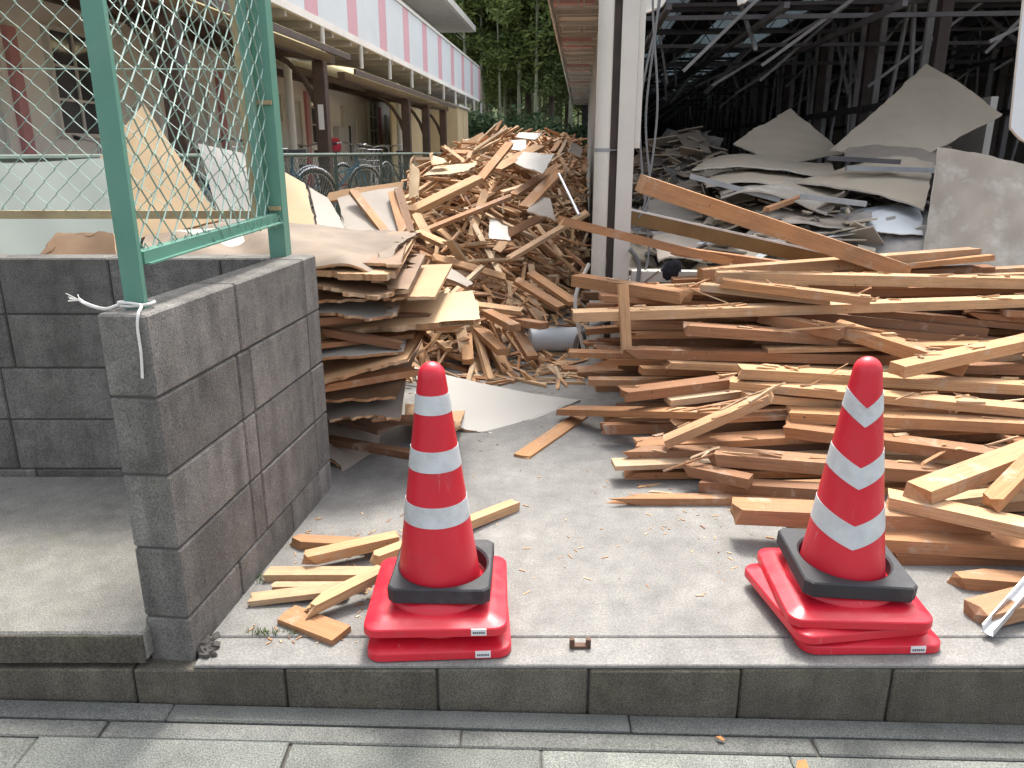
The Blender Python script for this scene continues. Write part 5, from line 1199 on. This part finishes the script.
# ------------------------------------------------------------------ trees at the end of the lane
def leaf_cloud(mb, c, rad, n, r, size, flat=.75):
    for i in range(n):
        d = Vector((r.gauss(0, 1), r.gauss(0, 1), r.gauss(0, 1))); d = d.normalized() * rad * r.random() ** .45; d.z *= flat
        p = Vector(c) + d; a = Vector((r.gauss(0, 1), r.gauss(0, 1), r.gauss(0, .6))).normalized(); b = a.cross(Vector((r.gauss(0, 1), r.gauss(0, 1), r.gauss(0, 1)))).normalized()
        s = size * r.uniform(.6, 1.3); mb.add([p - a * s, p + b * s * .32, p + a * s * 1.1, p - b * s * .32], [(0, 1, 2, 3)])
def tree_meshes(kind, seed):
    r = random.Random(seed); H = r.uniform(11, 14); tk = MB(); cr = MB()
    bend = r.uniform(-.5, .5); by = r.uniform(-.4, .4); base = 4.1 if kind == 'bamboo' else 3.0; r0 = .075 if kind == 'bamboo' else .17
    sp_ = [Vector((bend * (z / H) ** 2, by * (z / H) ** 2, z)) for z in np.linspace(0, H, 9)]
    tk.tube(sp_, [r0 * (1 - .8 * i / 8) for i in range(9)], 8)
    for i in range(26 if kind == 'bamboo' else 34):
        z = base + (H - base) * r.random() ** .85; f = z / H; o = Vector((bend * f * f, by * f * f, z))
        a = r.uniform(0, 6.28); reach = (r.uniform(.3, 1.5) * (1.25 - .7 * f)) if kind == 'bamboo' else r.uniform(.4, 2.0) * (1.3 - f)
        e = o + Vector((math.cos(a) * reach, math.sin(a) * reach, r.uniform(-.3, .35)))
        tk.tube([o - Vector((0, 0, .25)), (o + e) / 2 + Vector((0, 0, .08)), e], [.022, .015, .006], 5)
        leaf_cloud(cr, e, r.uniform(.45, .85), 190, r, .115, .8); leaf_cloud(cr, (o + e) / 2, r.uniform(.25, .5), 70, r, .11, .8)
    return tk.mesh('trunk', 'culm' if kind == 'bamboo' else 'bark', 60), cr.mesh('crown', 'leaf' if kind == 'bamboo' else 'leaf_dark')
TM = {'bamboo': [tree_meshes('bamboo', s) for s in (1, 2, 3)], 'cedar': [tree_meshes('cedar', s) for s in (4, 5)]}
rt = random.Random(33)
def plant_tree(kind, u, v, i):
    pos = ('in the front row' if v < 32.2 else ('in the second row' if v < 34.4 else ('in the middle row' if v < 36.8 else ('in the fourth row' if v < 39.5 else 'in the last row'))),
           'behind the apartment building' if u < -3.6 else ('left of the lane' if u < -2.2 else ('straight up the lane' if u < -.6 else ('right of the lane' if u < .6 else 'behind the stripped building'))))
    lab = {'bamboo': 'slender pale-trunked tree %s of the grove, %s' % pos, 'cedar': 'dark dense evergreen tree %s of the grove, %s' % pos}[kind]
    t = thing(kind == 'bamboo' and 'grove_tree' or 'evergreen_tree', lab, 'tree', BP(u, v, -.05), rt.uniform(0, 6.28), 'trees of the grove at the end of the lane')
    tk, cr = TM[kind][i % len(TM[kind])]; link('trunk', tk, t); link('crown', cr, t); s = rt.uniform(.85, 1.15); t.scale = (s, s, s)
n = 0
for v in (31, 33.2, 35.5, 38, 41):
    k = 11
    for j in range(k):
        u = -5.6 + 7.6 * (j + rt.uniform(.1, .9)) / k
        plant_tree('cedar' if rt.random() < .22 else 'bamboo', u, v + rt.uniform(-.8, .8), n); n += 1
bm_ = []
for s_ in (7, 8):
    r = random.Random(s_); cr = MB(); tk = MB()
    for i in range(12):
        a = r.uniform(0, 6.28); d = r.uniform(0, .8); c_ = Vector((math.cos(a) * d, math.sin(a) * d, r.uniform(.3, 1.4))); tk.tube([(0, 0, 0), c_ * .6, c_], [.02, .014, .006], 5); leaf_cloud(cr, c_, .45, 110, r, .075)
    bm_.append((tk.mesh('stem', 'bark', 60), cr.mesh('foliage', 'leaf_bush')))
for j in range(16):
    t = thing('bush', '%s leafy bush from the left under the grove behind the heap' % 'first second third fourth fifth sixth seventh eighth ninth tenth eleventh twelfth thirteenth fourteenth fifteenth sixteenth'.split()[j], 'bush', BP(-4.6 + 6.4 * (j + rt.uniform(0, 1)) / 16, 28.6 + rt.uniform(-.6, 1.2), -.05), rt.uniform(0, 6), 'bushes under the grove')
    s = rt.uniform(1.2, 1.9); t.scale = (s, s, s); tk, cr = bm_[j % 2]; link('stem', tk, t); link('foliage', cr, t)
# wooded slope behind the grove
mb = MB(); NU, NV = 60, 10
for i in range(NU + 1):
    for j in range(NV + 1):
        u = -70 + 140 * i / NU; v = 46 + 40 * j / NV; mb.v.append(tuple(BP(u, v, -.3 + 11.0 * sstep(43, 66, v) + .5 * vnoise(u * .2, v * .2, 3))))
mb.f = [(i * (NV + 1) + j, (i + 1) * (NV + 1) + j, (i + 1) * (NV + 1) + j + 1, i * (NV + 1) + j + 1) for i in range(NU) for j in range(NV)]; mb.mi = [0] * len(mb.f)
tag(mb.build('hill', 'leaf_dark', None, 60), kind='structure')
mb = MB()
for i in range(260):
    v = rt.uniform(44, 62); u = rt.uniform(-14, 10); z = -.3 + 11.0 * sstep(43, 66, v) + rt.uniform(.2, 3.2); leaf_cloud(mb, BP(u, v, z), rt.uniform(.8, 1.6), 90, rt, .2)
tag(mb.build('undergrowth', 'leaf_dark'), 'dark undergrowth filling the wooded slope behind the grove', 'undergrowth', kind='stuff')
print('objects', len(bpy.data.objects))
